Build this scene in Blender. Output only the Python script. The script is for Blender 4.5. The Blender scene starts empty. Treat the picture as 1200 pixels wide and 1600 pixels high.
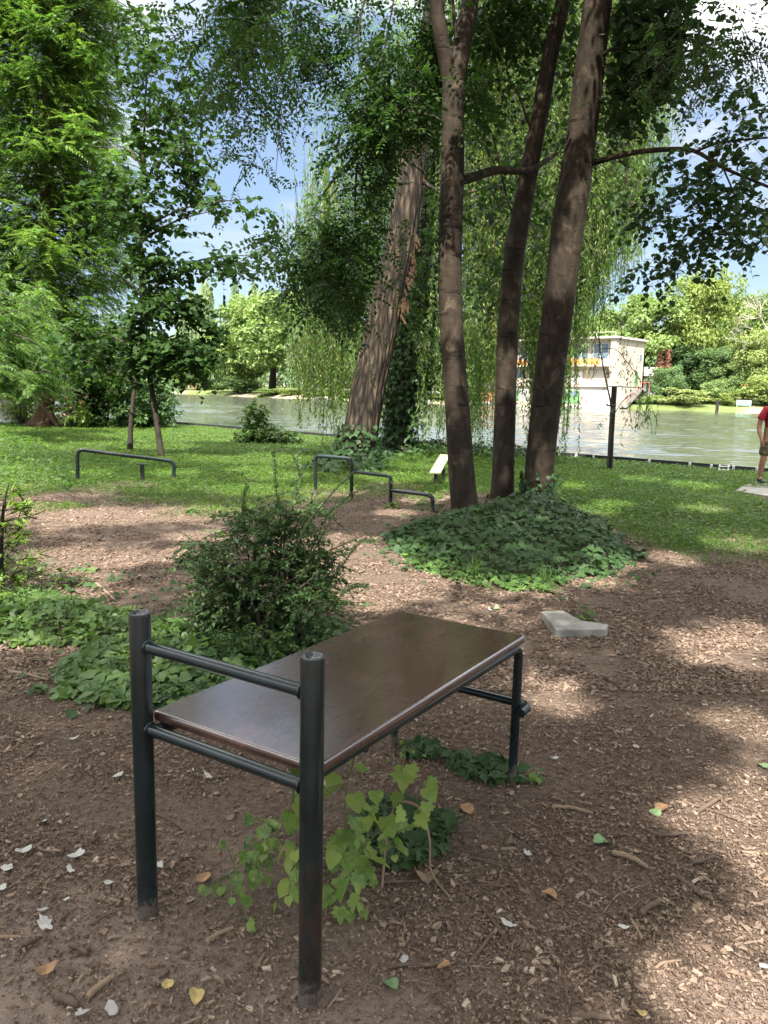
import bpy, math, random
import numpy as np
from mathutils import Matrix, Vector
R = math.radians
rng = np.random.default_rng(11)
random.seed(5)
SC = bpy.context.scene
COL = SC.collection

# ------------------------------------------------------------------ camera model (used to turn photo measurements into metres)
F_PX, CAM_H = 1202.0, 1.6
PITCH, ROLL = math.atan((800 - 612) / F_PX), R(1.3)
RM = np.array((Matrix.Rotation(math.pi / 2 - PITCH, 3, 'X') @ Matrix.Rotation(ROLL, 3, 'Z')))
def ray(u, v): return RM @ np.array([(u - 600) / F_PX, -(v - 800) / F_PX, -1.0])
def pt(u, v, Y):
    d = ray(u, v); return np.array([0, 0, CAM_H]) + d * (Y / d[1])
def gp(u, v, z=0.0):
    d = ray(u, v); return np.array([0, 0, CAM_H]) + d * ((z - CAM_H) / d[2])
def project(P):
    q = (np.asarray(P, float) - np.array([0, 0, CAM_H])) @ RM
    w = np.where(np.abs(q[..., 2]) < 1e-6, 1e-6, -q[..., 2])
    return 600 + F_PX * q[..., 0] / w, 800 - F_PX * q[..., 1] / w, w

SUN = np.array([-0.13, -0.62, 0.775]); SUN /= np.linalg.norm(SUN)

# ------------------------------------------------------------------ noise
_P = np.random.default_rng(3).random(65536)
def vnoise(x, y, z=0.0):
    x, y, z = np.broadcast_arrays(np.asarray(x, float), np.asarray(y, float), np.asarray(z, float))
    xi, yi, zi = np.floor(x).astype(np.int64), np.floor(y).astype(np.int64), np.floor(z).astype(np.int64)
    fx, fy, fz = x - xi, y - yi, z - zi
    fx, fy, fz = [f * f * (3 - 2 * f) for f in (fx, fy, fz)]
    def h(a, b, c): return _P[(a * 73856093 ^ b * 19349663 ^ c * 83492791) & 65535]
    r = 0
    for dx in (0, 1):
        for dy in (0, 1):
            for dz in (0, 1):
                r = r + h(xi + dx, yi + dy, zi + dz) * (fx if dx else 1 - fx) * (fy if dy else 1 - fy) * (fz if dz else 1 - fz)
    return r
def fbm(x, y, z=0.0, o=3):
    r, a, s = 0, 0.5, 0
    for i in range(o):
        r = r + a * vnoise(np.asarray(x) * 2 ** i + 17.3 * i, np.asarray(y) * 2 ** i - 5.1 * i, np.asarray(z) * 2 ** i); s += a; a *= .5
    return r / s
def smooth(a, b, x):
    t = np.clip((x - a) / (b - a), 0, 1); return t * t * (3 - 2 * t)
A = np.array
def unit(a): return a / np.maximum(np.linalg.norm(a, axis=-1, keepdims=True), 1e-9)

# ------------------------------------------------------------------ mesh building
def tag(o, label=None, cat=None, group=None, kind=None):
    if label: o['label'] = label
    if cat: o['category'] = cat
    if group: o['group'] = group
    if kind: o['kind'] = kind
    return o
def empty(name, loc, label, cat, group=None):
    o = bpy.data.objects.new(name, None); COL.objects.link(o)
    o.location = tuple(float(c) for c in loc); o.empty_display_size = .2
    return tag(o, label, cat, group)
def root_loc(p):
    while p.parent: p = p.parent
    return np.array(p.location)
class MB:
    def __init__(s): s.V, s.F, s.T, s.M, s.n = [], [], [], [], 0
    def add(s, V, F, tint=0.5, mat=0):
        V = np.asarray(V, np.float32).reshape(-1, 3); F = np.asarray(F, np.int64)
        if len(V) == 0: return
        s.V.append(V); s.F.append(F + s.n); s.M.append(mat)
        s.T.append(np.broadcast_to(np.asarray(tint, np.float32), (len(V),))); s.n += len(V)
    def build(s, name, mats, parent=None, loc=None, smooth_=True):
        V = np.concatenate(s.V); T = np.concatenate(s.T)
        off = root_loc(parent) if parent else (np.array(loc) if loc is not None else np.zeros(3))
        V = V - off
        me = bpy.data.meshes.new(name)
        tot = np.concatenate([np.full(len(f), f.shape[1]) for f in s.F]); idx = np.concatenate([f.ravel() for f in s.F])
        mi = np.concatenate([np.full(len(f), m) for f, m in zip(s.F, s.M)])
        me.vertices.add(len(V)); me.vertices.foreach_set('co', V.astype(np.float32).ravel())
        me.loops.add(len(idx)); me.loops.foreach_set('vertex_index', idx.astype(np.int32))
        me.polygons.add(len(tot)); st = np.concatenate([[0], np.cumsum(tot)[:-1]])
        me.polygons.foreach_set('loop_start', st.astype(np.int32))
        me.polygons.foreach_set('material_index', mi.astype(np.int32))
        me.polygons.foreach_set('use_smooth', np.full(len(tot), smooth_))
        a = me.attributes.new('tint', 'FLOAT', 'POINT'); a.data.foreach_set('value', T.astype(np.float32))
        for m in (mats if isinstance(mats, (list, tuple)) else [mats]): me.materials.append(m)
        me.update(calc_edges=True); me.validate()
        o = bpy.data.objects.new(name, me); COL.objects.link(o)
        if parent: o.parent = parent
        elif loc is not None: o.location = tuple(float(c) for c in loc)
        return o

def spline(P, n):
    P = np.asarray(P, float)
    if len(P) == 2: return P[0] + (P[1] - P[0]) * np.linspace(0, 1, n)[:, None]
    Q = np.vstack([2 * P[0] - P[1], P, 2 * P[-1] - P[-2]])
    ts = np.linspace(0, len(P) - 1, n); out = []
    for t in ts:
        i = min(int(t), len(P) - 2); f = t - i; a, b, c, d = Q[i:i + 4]
        out.append(.5 * (2 * b + (c - a) * f + (2 * a - 5 * b + 4 * c - d) * f * f + (3 * b - a - 3 * c + d) * f ** 3))
    return np.array(out)
def frames(P):
    T = unit(np.gradient(P, axis=0)); N = np.zeros_like(P)
    a = np.array([1, 0, 0.]) if abs(T[0][0]) < .8 else np.array([0, 1., 0])
    n = a - T[0] * a.dot(T[0]); n /= np.linalg.norm(n)
    for i in range(len(P)):
        n = n - T[i] * n.dot(T[i]); n /= max(np.linalg.norm(n), 1e-9); N[i] = n
    return T, N, np.cross(T, N)
def tube(mb, P, rad, seg=12, cap=True, tint=.5, mat=0, disp=None):
    P = np.asarray(P, float); n = len(P); rad = np.broadcast_to(np.asarray(rad, float), (n,))
    T, N, B = frames(P); th = np.linspace(0, 2 * np.pi, seg, endpoint=False)
    rr = rad[:, None] * np.ones(seg)
    if disp is not None: rr = rr + disp(np.arange(n)[:, None] / max(n - 1, 1) + 0 * th, th + 0 * rad[:, None], P)
    V = P[:, None] + rr[..., None] * (np.cos(th)[None, :, None] * N[:, None] + np.sin(th)[None, :, None] * B[:, None])
    i, j = np.meshgrid(np.arange(n - 1), np.arange(seg), indexing='ij'); j2 = (j + 1) % seg
    F = np.stack([i * seg + j, i * seg + j2, (i + 1) * seg + j2, (i + 1) * seg + j], -1).reshape(-1, 4)
    mb.add(V.reshape(-1, 3), F, tint, mat)
    if cap:
        for k, fl in ((0, True), (n - 1, False)):
            ring = V[k]; c = P[k][None]
            f = np.stack([np.zeros(seg, int), 1 + np.arange(seg), 1 + (np.arange(seg) + 1) % seg], -1)
            if fl: f = f[:, ::-1]
            mb.add(np.vstack([c, ring]), f, tint, mat)
def bent(points, r=.06, n=6):
    """polyline with rounded corners"""
    P = [np.asarray(p, float) for p in points]; out = [P[0]]
    for a, b, c in zip(P, P[1:], P[2:]):
        d1, d2 = unit(a - b), unit(c - b); p, q = b + d1 * r, b + d2 * r
        for t in np.linspace(0, 1, n): out.append((1 - t) ** 2 * p + 2 * t * (1 - t) * b + t * t * q)
    out.append(P[-1]); return np.array(out)
def box(mb, c, size, ax=(1, 0, 0), ay=None, bev=0.0, tint=.5, mat=0):
    """box centred on c; ax, ay unit axes; chamfered vertical/top edges when bev > 0"""
    ax = unit(np.asarray(ax, float))
    ay = unit(np.asarray(ay, float)) if ay is not None else np.array([-ax[1], ax[0], 0])
    az = np.cross(ax, ay); hx, hy, hz_ = [s / 2 for s in size]; c = np.asarray(c, float)
    if bev <= 0:
        V = [c + ax * x * hx + ay * y * hy + az * z * hz_ for z in (-1, 1) for x, y in ((-1, -1), (1, -1), (1, 1), (-1, 1))]
        V = np.array(V); Q = [[3, 2, 1, 0], [4, 5, 6, 7], [0, 1, 5, 4], [1, 2, 6, 5], [2, 3, 7, 6], [3, 0, 4, 7]]
        for q in Q: mb.add(V[q], [[0, 1, 2, 3]], tint, mat)
        return
    loops = []
    for z, ins in ((-hz_, bev), (-hz_ + bev, 0), (hz_ - bev, 0), (hz_, bev)):
        x, y = hx - ins, hy - ins; b = bev
        for px, py in ((-x + b, -y), (x - b, -y), (x, -y + b), (x, y - b), (x - b, y), (-x + b, y), (-x, y - b), (-x, -y + b)):
            loops.append(c + ax * px + ay * py + az * z)
    V = np.array(loops); F = []
    for k in range(3):
        for j in range(8): F.append([k * 8 + j, k * 8 + (j + 1) % 8, (k + 1) * 8 + (j + 1) % 8, (k + 1) * 8 + j])
    for f in F: mb.add(V[f], [[0, 1, 2, 3]], tint, mat)
    mb.add(V[:8][::-1], [list(range(8))], tint, mat); mb.add(V[24:], [list(range(8))], tint, mat)

def scatter(mb, tm, pos, fwd, up, size, tint, mat=0, wid=None):
    tv, tf = tm; pos = np.asarray(pos, float).reshape(-1, 3); n = len(pos)
    if n == 0: return
    fwd = unit(np.broadcast_to(fwd, (n, 3))); sd = unit(np.cross(fwd, np.broadcast_to(up, (n, 3)))); upn = np.cross(sd, fwd)
    size = np.broadcast_to(np.asarray(size, float), (n,)); w = size if wid is None else np.broadcast_to(wid, (n,))
    V = pos[:, None] + tv[None, :, 0, None] * (sd * w[:, None])[:, None] + tv[None, :, 1, None] * (fwd * size[:, None])[:, None] + tv[None, :, 2, None] * (upn * size[:, None])[:, None]
    F = (np.arange(n) * len(tv))[:, None, None] + tf[None]
    mb.add(V.reshape(-1, 3), F.reshape(-1, tf.shape[1]), np.repeat(np.broadcast_to(tint, (n,)), len(tv)), mat)
LEAF2 = (A([[0, 0, 0], [-.26, .45, .07], [0, 1, -.04], [.26, .45, .07]]), A([[0, 3, 2], [0, 2, 1]]))
LEAF6 = (A([[0, 0, 0], [-.24, .22, .05], [-.30, .5, .06], [0, 1, -.1], [.30, .5, .06], [.24, .22, .05], [0, .5, 0]]),
         A([[0, 5, 6], [5, 4, 6], [4, 3, 6], [0, 6, 1], [1, 6, 2], [2, 6, 3]]))
def fan(outline, zc=0.0, c=(0, .4)):
    o = A([[x, y, z] for x, y, z in outline]); V = np.vstack([[[c[0], c[1], zc]], o]); n = len(o)
    return V, A([[0, 1 + (i + 1) % n, 1 + i] for i in range(n)])
ROUND = fan([(0, .04, 0), (-.28, -.03, .05), (-.47, .22, .07), (-.42, .55, .05), (-.2, .83, 0), (0, 1.02, -.08), (.2, .83, 0), (.42, .55, .05), (.47, .22, .07), (.28, -.03, .05)], -.03)
IVY = fan([(0, .08, 0), (-.34, -.05, .03), (-.3, .2, 0), (-.55, .38, .05), (-.25, .55, .0), (0, 1, -.08), (.25, .55, .0), (.55, .38, .05), (.3, .2, 0), (.34, -.05, .03)], -.05)
LOBED = fan([(0, .05, 0), (-.22, -.06, .02), (-.42, .08, .03), (-.36, .25, .02), (-.56, .42, .05), (-.38, .52, .02), (-.42, .68, .02), (-.2, .68, 0), (-.17, .84, -.03), (0, 1.05, -.12),
             (.17, .84, -.03), (.2, .68, 0), (.42, .68, .02), (.38, .52, .02), (.56, .42, .05), (.36, .25, .02), (.42, .08, .03), (.22, -.06, .02)], -.04)
THIN = (A([[0, 0, 0], [-.08, .4, .01], [0, 1, -.06], [.08, .4, .01]]), A([[0, 3, 2], [0, 2, 1]]))
BLADE = (A([[-.5, 0, 0], [.5, 0, 0], [.35, .55, .06], [-.35, .55, .06], [0, 1, .28]]), A([[0, 1, 2], [0, 2, 3], [3, 2, 4]]))
def rdir(n, zlo=-1, zhi=1):
    z = rng.uniform(zlo, zhi, n); a = rng.uniform(0, 2 * np.pi, n); r = np.sqrt(np.clip(1 - z * z, 0, 1)); return np.stack([r * np.cos(a), r * np.sin(a), z], -1)
def prisms(mb, a, b, ra, rb, tint=.5, mat=1):
    """many thin three-sided twigs from a to b"""
    n = len(a)
    if n == 0: return
    d = unit(b - a); s = unit(np.cross(d, A([.31, .2, .93]))); t = np.cross(d, s); V = []
    ra, rb = np.broadcast_to(ra, (n,)), np.broadcast_to(rb, (n,))
    for p, r in ((a, ra), (b, rb)):
        for k in range(3):
            th = k * 2.0944; V.append(p + (math.cos(th) * s + math.sin(th) * t) * r[:, None])
    V = np.stack(V, 1); f = A([[0, 1, 4, 3], [1, 2, 5, 4], [2, 0, 3, 5]])
    mb.add(V.reshape(-1, 3), ((np.arange(n) * 6)[:, None, None] + f[None]).reshape(-1, 4), tint, mat)

# ------------------------------------------------------------------ materials
def newmat(name):
    m = bpy.data.materials.new(name); m.use_nodes = True; nt = m.node_tree; nt.nodes.clear(); return m, nt
def nd(nt, t, **kw):
    n = nt.nodes.new(t)
    for k, v in kw.items():
        if k.startswith('i_'):
            key = k[2:]; key = int(key) if key.isdigit() else key.replace('_', ' ')
            s = n.inputs[key]
            if hasattr(v, 'is_linked') or isinstance(v, bpy.types.NodeSocket): nt.links.new(v, s)
            else: s.default_value = v
        else: setattr(n, k, v)
    return n
def rgb(c): return (*c, 1)
def ramp(nt, fac, stops):
    n = nt.nodes.new('ShaderNodeValToRGB'); e = n.color_ramp.elements
    while len(e) < len(stops): e.new(.5)
    for x, (p, c) in zip(e, stops): x.position = p; x.color = rgb(c) if len(c) == 3 else c
    nt.links.new(fac, n.inputs[0]); return n.outputs[0]
def out(nt, sh):
    o = nt.nodes.new('ShaderNodeOutputMaterial'); nt.links.new(sh, o.inputs[0])
def noise(nt, scale, detail=4, rough=.55, vec=None, out_='Fac', dist=0):
    n = nt.nodes.new('ShaderNodeTexNoise'); n.inputs['Scale'].default_value = scale; n.inputs['Detail'].default_value = detail
    n.inputs['Roughness'].default_value = rough; n.inputs['Distortion'].default_value = dist
    if vec is not None: nt.links.new(vec, n.inputs['Vector'])
    return n.outputs[out_]
def objco(nt, scale=(1, 1, 1), rot=(0, 0, 0)):
    t = nt.nodes.new('ShaderNodeTexCoord'); m = nt.nodes.new('ShaderNodeMapping')
    m.inputs['Scale'].default_value = scale; m.inputs['Rotation'].default_value = rot
    nt.links.new(t.outputs['Object'], m.inputs[0]); return m.outputs[0]
def mixc(nt, fac, a, b, mode='MIX'):
    n = nt.nodes.new('ShaderNodeMix'); n.data_type = 'RGBA'; n.blend_type = mode
    for s, v in ((n.inputs[0], fac), (n.inputs[6], a), (n.inputs[7], b)):
        if isinstance(v, bpy.types.NodeSocket): nt.links.new(v, s)
        else: s.default_value = v if not isinstance(v, tuple) or len(v) == 4 else rgb(v)
    return n.outputs[2]
def mathn(nt, op, a, b=0.0, clamp=False):
    n = nt.nodes.new('ShaderNodeMath'); n.operation = op; n.use_clamp = clamp
    for s, v in ((n.inputs[0], a), (n.inputs[1], b)):
        if isinstance(v, bpy.types.NodeSocket): nt.links.new(v, s)
        else: s.default_value = v
    return n.outputs[0]
def bump(nt, h, strength=.3, dist=.01):
    b = nt.nodes.new('ShaderNodeBump'); b.inputs['Strength'].default_value = strength; b.inputs['Distance'].default_value = dist
    nt.links.new(h, b.inputs['Height']); return b.outputs[0]
def princ(nt, color, rough=.6, spec=.5, metal=0, normal=None, coat=0, coat_r=.1):
    p = nt.nodes.new('ShaderNodeBsdfPrincipled')
    for k, v in (('Base Color', color), ('Roughness', rough), ('Specular IOR Level', spec), ('Metallic', metal), ('Coat Weight', coat), ('Coat Roughness', coat_r)):
        s = p.inputs[k]
        if isinstance(v, bpy.types.NodeSocket): nt.links.new(v, s)
        else: s.default_value = rgb(v) if isinstance(v, tuple) and len(v) == 3 else v
    if normal is not None: nt.links.new(normal, p.inputs['Normal'])
    return p.outputs[0]
def attr(nt, name='tint'):
    a = nt.nodes.new('ShaderNodeAttribute'); a.attribute_name = name; return a.outputs['Fac']
def leafmat(name, stops, trans=.35, tcol=1.6, rough=.45, spec=.35, objcol=False, blotch=0, bcol=(.2, .25, .07)):
    m, nt = newmat(name); c = ramp(nt, attr(nt), stops)
    if objcol:
        oi = nt.nodes.new('ShaderNodeObjectInfo'); c = mixc(nt, 1.0, c, oi.outputs['Color'], 'MULTIPLY')
    if blotch: c = mixc(nt, ramp(nt, noise(nt, blotch, 4, .65, objco(nt)), [(.42, (0, 0, 0)), (.7, (.75, .75, .75))]), c, bcol)
    tc = mixc(nt, 1.0, c, (1.15 * tcol, 1.25 * tcol, .55 * tcol, 1), 'MULTIPLY')
    t = nt.nodes.new('ShaderNodeBsdfTranslucent'); nt.links.new(tc, t.inputs[0])
    mx = nt.nodes.new('ShaderNodeMixShader'); mx.inputs[0].default_value = trans
    nt.links.new(princ(nt, c, rough, spec), mx.inputs[1]); nt.links.new(t.outputs[0], mx.inputs[2]); out(nt, mx.outputs[0]); return m
def plain(name, col, rough=.6, spec=.4, metal=0, var=.25, scale=6, bumps=.15, coat=0):
    m, nt = newmat(name); co = objco(nt); n1 = noise(nt, scale, 5, .6, co)
    c = ramp(nt, n1, [(.25, tuple(x * (1 - var) for x in col)), (.75, tuple(min(1, x * (1 + var)) for x in col))])
    nb = noise(nt, scale * 9, 3, .6, co)
    out(nt, princ(nt, c, rough, spec, metal, bump(nt, nb, bumps, .004), coat)); return m
def barkmat(name, c_dark, c_mid, c_light, zs=.16, scale=9, bs=.5, bd=.02, vor=False, moss=None):
    m, nt = newmat(name); co = objco(nt, (1, 1, zs)); a = noise(nt, scale, 6, .65, co, dist=.6)
    if vor:
        v = nt.nodes.new('ShaderNodeTexVoronoi'); v.feature = 'DISTANCE_TO_EDGE'; v.inputs['Scale'].default_value = scale
        nt.links.new(co, v.inputs['Vector']); h = mathn(nt, 'ADD', mathn(nt, 'MULTIPLY', v.outputs[0], 1.2, True), mathn(nt, 'MULTIPLY', a, .6))
    else:
        blot = noise(nt, 5.5, 6, .7, objco(nt, (1, 1, 1.6)), dist=.8)
        h = mathn(nt, 'ADD', mathn(nt, 'MULTIPLY', a, .5), mathn(nt, 'MULTIPLY', blot, .5))
    big = noise(nt, 2.2, 4, .6, objco(nt, (1, 1, .5)))
    marks = ramp(nt, noise(nt, 2.4, 4, .65, objco(nt, (1, 1, 4.5)), dist=.5), [(.60, (0, 0, 0)), (.70, (1, 1, 1))])
    pale = ramp(nt, noise(nt, 3.4, 5, .7, objco(nt, (1, 1, .8)), dist=.4), [(.56, (0, 0, 0)), (.72, (.7, .7, .7))])
    c = ramp(nt, h, [(.28, c_dark), (.5, c_mid), (.8, c_light)])
    c = mixc(nt, ramp(nt, big, [(.35, (0, 0, 0)), (.7, (.55, .55, .55))]), c, c_dark)
    if not vor: c = mixc(nt, pale, c, tuple(min(1, x * 1.5) for x in c_light)); c = mixc(nt, marks, c, tuple(x * .6 for x in c_dark)); h = mathn(nt, 'SUBTRACT', h, mathn(nt, 'MULTIPLY', marks, .35))
    if moss: c = mixc(nt, ramp(nt, noise(nt, 4, 4, .6, objco(nt)), [(.5, (0, 0, 0)), (.75, (.5, .5, .5))]), c, moss)
    fine = noise(nt, scale * 6, 4, .7, co)
    hh = mathn(nt, 'ADD', h, mathn(nt, 'MULTIPLY', fine, .3))
    out(nt, princ(nt, c, .85, .2, 0, bump(nt, hh, bs, bd))); return m

M = {}
M['leaf_dark'] = leafmat('leaf_dark', [(0, (.016, .036, .012)), (.6, (.028, .062, .018)), (1, (.05, .1, .025))], .35, 1.6, .55, .22)
M['leaf_pop'] = leafmat('leaf_poplar', [(0, (.018, .036, .016)), (1, (.042, .08, .028))], .3, 1.6, .55, .2)
M['leaf_lind'] = leafmat('leaf_linden', [(0, (.018, .04, .012)), (1, (.04, .082, .02))], .32, 1.6, .6, .15)
M['willow'] = leafmat('leaf_willow', [(0, (.05, .1, .022)), (.75, (.105, .18, .036)), (1, (.23, .23, .055))], .48)
M['cyp'] = leafmat('leaf_cypress', [(0, (.04, .088, .018)), (.7, (.078, .15, .028)), (1, (.125, .195, .035))], .45)
M['cypy'] = leafmat('leaf_seedling', [(0, (.07, .14, .02)), (.6, (.13, .23, .03)), (1, (.2, .28, .04))], .45)
M['ivy'] = leafmat('leaf_ivy', [(0, (.018, .04, .013)), (.7, (.036, .076, .022)), (1, (.075, .14, .03))], .15, rough=.55, spec=.25)
M['cover'] = leafmat('leaf_cover', [(0, (.03, .065, .018)), (.6, (.06, .125, .028)), (1, (.13, .2, .045))], .35, blotch=12, bcol=(.1, .14, .035))
M['fresh'] = leafmat('leaf_fresh', [(0, (.07, .125, .04)), (.5, (.13, .22, .05)), (1, (.27, .34, .09))], .42, blotch=38, bcol=(.26, .31, .10))
M['shrub'] = leafmat('leaf_shrub', [(0, (.025, .055, .018)), (.7, (.05, .1, .028)), (1, (.09, .145, .035))], .34)
M['far'] = leafmat('leaf_far', [(0, (.085, .12, .05)), (.6, (.15, .195, .08)), (1, (.22, .25, .11))], .3, 1.4, .6, .2, True)  # leaf colours lifted paler and bluer to carry a slight haze
M['grass'] = leafmat('grass_blade', [(0, (.028, .065, .01)), (.6, (.058, .115, .016)), (1, (.13, .18, .035))], .4)
M['twig'] = plain('twig_bark', (.05, .04, .03), .9, .2)
M['stem'] = plain('green_stem', (.11, .13, .05), .7, .3)
M['bark'] = barkmat('bark_maple', (.009, .007, .0048), (.036, .0265, .018), (.088, .067, .046), .22, 14, .8, .018)
M['barkg'] = barkmat('bark_grey', (.014, .011, .008), (.036, .029, .021), (.075, .062, .046))
M['barkw'] = barkmat('bark_willow', (.004, .003, .0022), (.033, .0238, .0155), (.09, .066, .044), .16, 9, .9, .05, True)
M['barkr'] = barkmat('bark_cypress', (.07, .04, .025), (.15, .09, .06), (.24, .16, .11), .1, 10)

def paint():
    m, nt = newmat('green_black_paint'); co = objco(nt)
    n = noise(nt, 7, 4, .6, co); c = ramp(nt, n, [(.35, (.006, .012, .013)), (.7, (.011, .021, .022))])
    worn = ramp(nt, noise(nt, 5, 6, .7, objco(nt, (1, 1, .35))), [(.56, (0, 0, 0)), (.66, (.75, .75, .75))])
    c = mixc(nt, worn, c, (.036, .02, .014))
    sep = nt.nodes.new('ShaderNodeSeparateXYZ'); t = nt.nodes.new('ShaderNodeTexCoord'); nt.links.new(t.outputs['Object'], sep.inputs[0])
    low = mathn(nt, 'SUBTRACT', 1.0, mathn(nt, 'MULTIPLY', sep.outputs[2], 5.5), True)
    d = mathn(nt, 'ADD', mathn(nt, 'MULTIPLY', low, .55), mathn(nt, 'MULTIPLY', noise(nt, 30, 5, .75, co), .62))
    d2 = mathn(nt, 'ADD', d, mathn(nt, 'MULTIPLY', mathn(nt, 'SUBTRACT', noise(nt, 90, 4, .8, co), .5), .5)); dm = ramp(nt, d2, [(.66, (0, 0, 0)), (.76, (.8, .8, .8))])
    spk = ramp(nt, noise(nt, 160, 2, .6, co), [(.70, (0, 0, 0)), (.76, (.5, .5, .5))])
    c = mixc(nt, spk, c, (.09, .075, .06)); c = mixc(nt, dm, c, (.12, .09, .068))
    rf = ramp(nt, d, [(.45, (.2, .2, .2)), (.75, (.85, .85, .85))])
    out(nt, princ(nt, c, rf, .5, 0, bump(nt, noise(nt, 55, 4, .65, co), .12, .002))); return m
M['paint'] = paint()
M['cap'] = plain('cap_paint', (.05, .055, .06), .22, .8, .3, .3, 20, .05)
def boardmat():
    m, nt = newmat('varnished_board'); ang = math.atan2(.848, .53)
    co = objco(nt, (1, 1, 1), (0, 0, -ang)); st = nt.nodes.new('ShaderNodeMapping'); st.inputs['Scale'].default_value = (.6, 9, 9); nt.links.new(co, st.inputs[0])
    g = noise(nt, 5, 6, .65, st.outputs[0], dist=.4); bl = noise(nt, 3.2, 5, .6, co)
    c = ramp(nt, g, [(.25, (.045, .021, .016)), (.55, (.072, .036, .028)), (.85, (.10, .054, .042))])
    c = mixc(nt, ramp(nt, bl, [(.4, (0, 0, 0)), (.75, (.4, .4, .4))]), c, (.05, .029, .025))
    dust = ramp(nt, noise(nt, 130, 3, .7, co), [(.68, (0, 0, 0)), (.74, (.55, .55, .55))])
    nk = ramp(nt, noise(nt, 14, 2, .5, st.outputs[0], dist=1.5), [(.685, (0, 0, 0)), (.70, (1, 1, 1))]); scl = ramp(nt, noise(nt, 3.2, 6, .6, objco(nt, (1, 1, 1), (0, 0, .5)), dist=3), [(.497, (0, 0, 0)), (.5, (.6, .6, .6)), (.503, (0, 0, 0))])
    c = mixc(nt, dust, c, (.2, .18, .16)); c = mixc(nt, nk, c, (.01, .006, .005)); c = mixc(nt, scl, c, (.14, .11, .095))
    scr = noise(nt, 26, 6, .75, st.outputs[0], dist=2.5)
    rr = ramp(nt, mathn(nt, 'ADD', mathn(nt, 'MULTIPLY', bl, .6), mathn(nt, 'MULTIPLY', scr, .4)), [(.3, (.16, .16, .16)), (.75, (.38, .38, .38))])
    h = mathn(nt, 'ADD', mathn(nt, 'MULTIPLY', scr, .5), mathn(nt, 'MULTIPLY', noise(nt, 60, 3, .6, co), .5))
    out(nt, princ(nt, c, rr, .9, 0, bump(nt, h, .10, .003), 1.0, .12)); [x.inputs['Coat IOR'].__setattr__('default_value', 1.85) for x in nt.nodes if x.type == 'BSDF_PRINCIPLED']; return m
M['board'] = boardmat()
M['chip'] = None
def chipmat():
    m, nt = newmat('wood_chip'); c = ramp(nt, attr(nt), [(0, (.065, .044, .032)), (.5, (.168, .119, .087)), (.88, (.27, .2, .15)), (1, (.37, .295, .225))])
    out(nt, princ(nt, c, .9, .15)); return m
M['chip'] = chipmat()
def groundmat():
    m, nt = newmat('ground_soil'); co = objco(nt)
    n1, n2, n3 = noise(nt, 38, 6, .7, co), noise(nt, 2.3, 5, .6, co), noise(nt, 150, 4, .7, co)
    mul = ramp(nt, n1, [(.25, (.045, .031, .024)), (.5, (.118, .085, .064)), (.78, (.2, .15, .115))])
    dirt = ramp(nt, n1, [(.25, (.155, .116, .092)), (.75, (.25, .196, .162))])
    dirt = mixc(nt, ramp(nt, n2, [(.35, (0, 0, 0)), (.7, (.5, .5, .5))]), dirt, (.28, .215, .175))
    soil = ramp(nt, n1, [(.3, (.03, .034, .014)), (.75, (.06, .068, .02))])
    c = mixc(nt, attr(nt, 'dirt'), mul, dirt); c = mixc(nt, attr(nt, 'lawn'), c, soil)
    h = mathn(nt, 'ADD', n1, mathn(nt, 'MULTIPLY', n3, .5))
    out(nt, princ(nt, c, .95, .15, 0, bump(nt, h, .9, .016))); return m
M['ground'] = groundmat()
def watermat():
    m, nt = newmat('lake_water')
    w1 = noise(nt, .8, 2, .45, objco(nt, (1, 2.0, 1), (0, 0, -.35))); w2 = noise(nt, 2.6, 2, .5, objco(nt, (1, 1.8, 1), (0, 0, -.2)))
    w3 = noise(nt, .06, 3, .5, objco(nt, (1, 2, 1)))
    h = mathn(nt, 'ADD', mathn(nt, 'MULTIPLY', w1, 1.0), mathn(nt, 'MULTIPLY', w2, .22))
    st = ramp(nt, w3, [(.3, (.35, .35, .35)), (.7, (1, 1, 1))])
    b = nt.nodes.new('ShaderNodeBump'); b.inputs['Distance'].default_value = .10; nt.links.new(h, b.inputs['Height'])
    nt.links.new(st, b.inputs['Strength'])
    out(nt, princ(nt, (.075, .08, .066), .06, .5, 0, b.outputs[0])); return m
M['water'] = watermat()
def bankmat():
    m, nt = newmat('bank_grass'); co = objco(nt)
    n = noise(nt, .5, 6, .65, co); c = ramp(nt, n, [(.3, (.06, .085, .025)), (.55, (.10, .13, .04)), (.8, (.16, .165, .07))])
    c = mixc(nt, attr(nt, 'tint'), c, (.3, .25, .17))
    out(nt, princ(nt, c, .9, .2, 0, bump(nt, noise(nt, 6, 4, .7, co), .6, .2))); return m
M['bank'] = bankmat()
M['concrete'] = plain('concrete', (.22, .21, .185), .9, .2, 0, .38, 7, .8)
M['flake'] = plain('white_flake', (.36, .35, .325), .8, .3, 0, .12, 40, .3)
M['stick'] = barkmat('stick_bark', (.05, .035, .026), (.12, .085, .062), (.24, .18, .14), .3, 30, .4, .004)
M['stickp'] = barkmat('peeled_wood', (.13, .09, .06), (.24, .17, .115), (.36, .27, .19), .3, 26, .4, .004)
M['dryleaf'] = plain('dry_leaf', (.26, .155, .08), .8, .3, 0, .3, 50)
M['dryleafy'] = plain('yellow_leaf', (.36, .27, .11), .8, .3, 0, .25, 50)
M['greenleaf'] = plain('fallen_green_leaf', (.14, .22, .10), .7, .3, 0, .25, 60)
M['slatboard'] = plain('weathered_plank', (.26, .25, .15), .7, .4, 0, .25, 9)
M['edge'] = plain('black_edging', (.018, .018, .02), .6, .4)
M['white'] = plain('white_paint', (.55, .55, .54), .5, .4, 0, .06, 5, .1)
M['stake'] = plain('dark_stake', (.02, .018, .016), .8, .3)
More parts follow.
